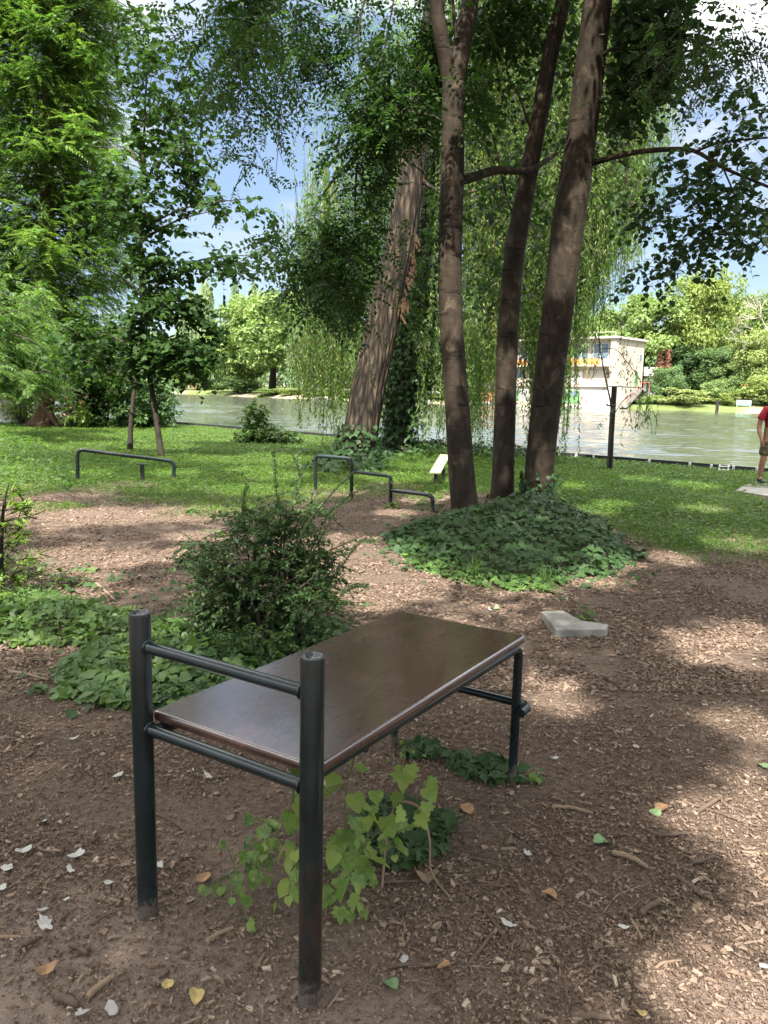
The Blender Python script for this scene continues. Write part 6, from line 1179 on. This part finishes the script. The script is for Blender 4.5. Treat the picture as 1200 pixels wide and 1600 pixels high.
# small things along the far bank
p = on_bank(769, 3); t = empty('brick_hut', p, 'small red-brown hut with dark roof at the far waterline', 'hut'); mb = MB(); box(mb, p + A([0, 0, 1.0]), (5.0, 4, 2.6)); mb.build('wall', M['brick'], t, smooth_=False); mb = MB(); ax = A([1, 0, 0])
V = [p + A(q) for q in [(-2.9, -2.4, 2.3), (2.9, -2.4, 2.3), (2.9, 0, 3.8), (-2.9, 0, 3.8), (-2.9, 2.4, 2.3), (2.9, 2.4, 2.3), (-2.9, -2.4, 2.15), (2.9, -2.4, 2.15)]]; mb.add(V, [[0, 1, 2, 3], [3, 2, 5, 4], [6, 7, 1, 0]]); mb.build('roof', M['darkroof'], t, smooth_=False); mb = MB(); box(mb, p + A([.9, -2.03, .6]), (1.0, .08, 1.9)); mb.build('door', M['white'], t, smooth_=False)
def boat(u, off, label, L=4.6):
    p = on_bank(u, 0); p = A([p[0], p[1] + off, -.5]); t = empty('rowing_boat', p, label, 'boat', 'white boats moored by the far bank'); mb = MB(); S = []
    for s, w, h in [(-1, .5, .55), (-.5, .75, .5), (.1, .8, .5), (.6, .6, .55), (1, .04, .75)]: S.append([p + A([s * L / 2, y * w, z]) for y, z in ((-1, h), (-.75, .05), (0, -.08), (.75, .05), (1, h))])
    V = A(S).reshape(-1, 3); mb.add(V, [[i * 5 + j, (i + 1) * 5 + j, (i + 1) * 5 + j + 1, i * 5 + j + 1] for i in range(4) for j in range(4)]); mb.add(V[:5], [[0, 1, 2, 3, 4]]); mb.build('hull', M['white'], t); mb = MB()
    for s in (-.5, .2): mb = MB(); box(mb, p + A([s * L / 2, 0, .38]), (.3, 1.3, .05)); mb.build('seat', M['deck'], t, smooth_=False)
boat(623, -2, 'white boat nearest the ivy-clad trunk on the far side'); boat(640, -2, 'white boat second from the ivy-clad trunk'); boat(655, -2, 'white boat between the hanging strands and the forked trunk'); boat(510, -2, 'pale boat left of the leaning willow on the far side'); boat(752, -2.5, 'dark-shaded boat beside the brick hut')
p = on_bank(672, 12); t = empty('parked_car', p, 'white car parked on the far bank left of the forked trunk', 'car'); mb = MB(); box(mb, p + A([0, 0, .65]), (4.2, 1.75, .7), bev=.15); mb.build('body', M['white'], t); mb = MB(); box(mb, p + A([-.2, 0, 1.22]), (2.2, 1.5, .5), bev=.2); mb.build('cabin', M['glass'], t)
for sx in (-1.3, 1.3):
    for sy in (-.85, .85): mb = MB(); tube(mb, [p + A([sx, sy - .1, .32]), p + A([sx, sy + .1, .32])], .33, 14); mb.build('wheel', M['edge'], t)
for k, (u, off, sit, c, l) in enumerate([(279, 12, True, 'white', 'seated person in white at the end of the far group'), (288, 14, False, 'wall2', 'standing person in the far group'), (295, 12, True, 'white', 'seated person in white in the middle of the far group'), (301, 13, True, 'redrail', 'seated person in red in the far group'), (307, 12, True, 'shirt', 'seated person in dark red beside the trunk')]):
    small_person(l, on_bank(u, off), sit, M[c], .3 * k, 'people resting on the far bank')
p = on_bank(1162, 3); t = empty('notice_board', p, 'small teal and white board on the far bank with a red pole behind', 'board'); mb = MB(); box(mb, p + A([0, 0, .75]), (2.6, .12, .9), bev=.03); mb.build('panel', plain('teal_panel', (.25, .42, .40), .6, .4), t); mb = MB()
for s in (-1.1, 1.1): tube(mb, [p + A([s, .05, -.3]), p + A([s, .05, 1.1])], .06, 8)
mb.build('post', M['white'], t)
p = on_bank(1160, 7); t = empty('red_pole', p, 'red pole with cross plank standing behind the teal board', 'pole'); mb = MB(); tube(mb, [p - A([0, 0, .2]), p + A([.2, 0, 3.6])], .14, 8); tube(mb, [p + A([-1.1, 0, .9]), p + A([1.6, 0, .9])], .12, 8); mb.build('pole', M['redrail'], t)
p = on_bank(1121, -3); p[2] = -.6; t = empty('mooring_post', p, 'dark wooden mooring post in the water off the far bank', 'post'); mb = MB(); tube(mb, [p - A([0, 0, 1]), p + A([.0, 0, .9]), p + A([.03, 0, 2.0])], [.28, .26, .22], 10); tube(mb, [p + A([.03, 0, 2.0]), p + A([.03, 0, 2.15])], [.24, .2], 10); mb.build('post', M['stake'], t)
p = on_bank(1010, 9); t = empty('lamp_post', p, 'slim dark lamp post on the bank beside the boathouse stair', 'lamp post'); mb = MB(); tube(mb, [p - A([0, 0, .2]), p + A([0, 0, 3]), p + A([0, 0, 6.0])], [.10, .075, .06], 8); mb.build('pole', M['stake'], t); mb = MB(); tube(mb, [p + A([0, 0, 6.0]), p + A([0, 0, 6.1]), p + A([0, 0, 6.4])], [.1, .28, .16], 10); mb.build('lamp_head', M['stake'], t)
p = on_bank(1008, 45); t = empty('white_house', p, 'white house wall glimpsed behind the trunks beyond the boathouse', 'house'); mb = MB(); box(mb, p + A([0, 0, 2]), (9, 6, 5)); mb.build('wall', M['wall2'], t, smooth_=False); mb = MB(); V = [p + A(q) for q in [(-5, -3.5, 4.4), (5, -3.5, 4.4), (5, 0, 6.5), (-5, 0, 6.5), (-5, 3.5, 4.4), (5, 3.5, 4.4)]]; mb.add(V, [[0, 1, 2, 3], [3, 2, 5, 4]]); mb.build('roof', M['roof'], t, smooth_=False); mb = MB(); box(mb, p + A([-1.5, -3.03, 2.4]), (1.6, .1, 1.5)); box(mb, p + A([2, -3.03, 2.4]), (1.6, .1, 1.5)); mb.build('window', M['glass'], t, smooth_=False)
# fence and canopy at the left edge, on the near bank
p = gp(8, 661); t = empty('board_fence', p, 'grey-brown board fence with a rail above a white plinth, by the conifer', 'fence'); mb = MB()
for i in range(26): box(mb, p + A([-3.2 + i * .16, .03 * (i % 2), .62]), (.15, .03, 1.0 + .03 * (i % 3)))
mb.build('boards', M['greyfence'], t, smooth_=False); mb = MB(); box(mb, p + A([-1.2, -.06, .05]), (5.2, .16, .2)); mb.build('plinth', M['white'], t, smooth_=False); mb = MB(); box(mb, p + A([-1.2, -.06, 1.05]), (4.4, .07, .09)); box(mb, p + A([-.4, -.07, .6]), (.09, .09, 1.1)); mb.build('rail', M['brick'], t, smooth_=False)
p = gp(-8, 658); p[1] += 3; t = empty('white_canopy', p, 'white canopy roof on thin poles behind the board fence', 'canopy'); mb = MB(); V = [p + A(q) for q in [(-3, -2, 1.9), (2.0, -2, 1.75), (1.6, 0, 2.7), (-3, 0, 2.9), (-3, 2, 1.9), (2, 2, 1.75)]]; mb.add(V, [[0, 1, 2, 3], [3, 2, 5, 4]]); mb.add(V, [[1, 5, 2]]); mb.build('roof', M['white'], t, smooth_=False)
for q in [(-2.8, -1.9), (1.8, -1.9), (1.8, 1.9)]: mb = MB(); tube(mb, [p + A([*q, -.2]), p + A([*q, 1.8])], .04, 8); mb.build('pole', M['roof'], t)

# ------------------------------------------------------------------ sky, sun, camera
w = bpy.data.worlds.new('World'); SC.world = w; w.use_nodes = True; nt = w.node_tree; nt.nodes.clear()
sky = nt.nodes.new('ShaderNodeTexSky'); sky.sky_type = 'NISHITA'; sky.sun_disc = False; sky.sun_elevation = math.asin(SUN[2]); sky.sun_rotation = math.atan2(SUN[0], SUN[1]); sky.air_density = 1.0; sky.dust_density = .15; sky.ozone_density = 1.2
tc = nt.nodes.new('ShaderNodeTexCoord'); sep = nt.nodes.new('ShaderNodeSeparateXYZ'); nt.links.new(tc.outputs['Generated'], sep.inputs[0])
zz = mathn(nt, 'MAXIMUM', mathn(nt, 'ADD', sep.outputs[2], .12), .05); cb = nt.nodes.new('ShaderNodeCombineXYZ')
nt.links.new(mathn(nt, 'DIVIDE', sep.outputs[0], zz), cb.inputs[0]); nt.links.new(mathn(nt, 'DIVIDE', sep.outputs[1], zz), cb.inputs[1]); cb.inputs[2].default_value = 3.3
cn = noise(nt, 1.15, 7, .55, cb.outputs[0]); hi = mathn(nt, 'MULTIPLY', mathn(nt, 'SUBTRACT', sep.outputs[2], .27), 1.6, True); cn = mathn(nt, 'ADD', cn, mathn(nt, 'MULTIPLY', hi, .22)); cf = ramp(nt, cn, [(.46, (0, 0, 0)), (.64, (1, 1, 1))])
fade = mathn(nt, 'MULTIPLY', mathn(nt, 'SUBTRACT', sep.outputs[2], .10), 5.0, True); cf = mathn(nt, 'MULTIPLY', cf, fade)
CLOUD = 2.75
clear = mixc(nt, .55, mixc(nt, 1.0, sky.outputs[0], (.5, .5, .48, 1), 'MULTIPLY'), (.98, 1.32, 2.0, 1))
cl_ = mixc(nt, hi, (CLOUD, CLOUD, CLOUD * 1.02, 1), (16.5, 16.2, 15.8, 1))  # clouds overhead, out of view, are made extra bright to lift the shade
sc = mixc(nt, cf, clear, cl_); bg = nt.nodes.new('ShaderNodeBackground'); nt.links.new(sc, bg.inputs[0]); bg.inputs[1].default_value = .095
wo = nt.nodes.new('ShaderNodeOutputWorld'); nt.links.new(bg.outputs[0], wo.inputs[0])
L = bpy.data.lights.new('sun', 'SUN'); L.energy = 3.9; L.angle = R(.55); L.color = (1, .95, .87); lo = bpy.data.objects.new('sun', L); COL.objects.link(lo); lo.rotation_euler = Vector(-SUN).to_track_quat('-Z', 'Y').to_euler(); lo.location = (0, -10, 30)
cd = bpy.data.cameras.new('camera'); co_ = bpy.data.objects.new('camera', cd); COL.objects.link(co_); co_.location = (0, 0, CAM_H); co_.rotation_euler = Matrix(RM.tolist()).to_euler()
cd.sensor_fit = 'VERTICAL'; cd.sensor_height = 36; cd.sensor_width = 27; cd.lens = F_PX / 1600 * 36; cd.clip_start = .05; cd.clip_end = 3000; SC.camera = co_
SC.view_settings.view_transform = 'Standard'; SC.view_settings.look = 'None'; SC.view_settings.exposure = 2.2; SC.view_settings.gamma = 1
SC.cycles.max_bounces = 8; SC.cycles.diffuse_bounces = 4; SC.cycles.transmission_bounces = 4; SC.cycles.use_denoising = True; SC.cycles.sample_clamp_indirect = 6
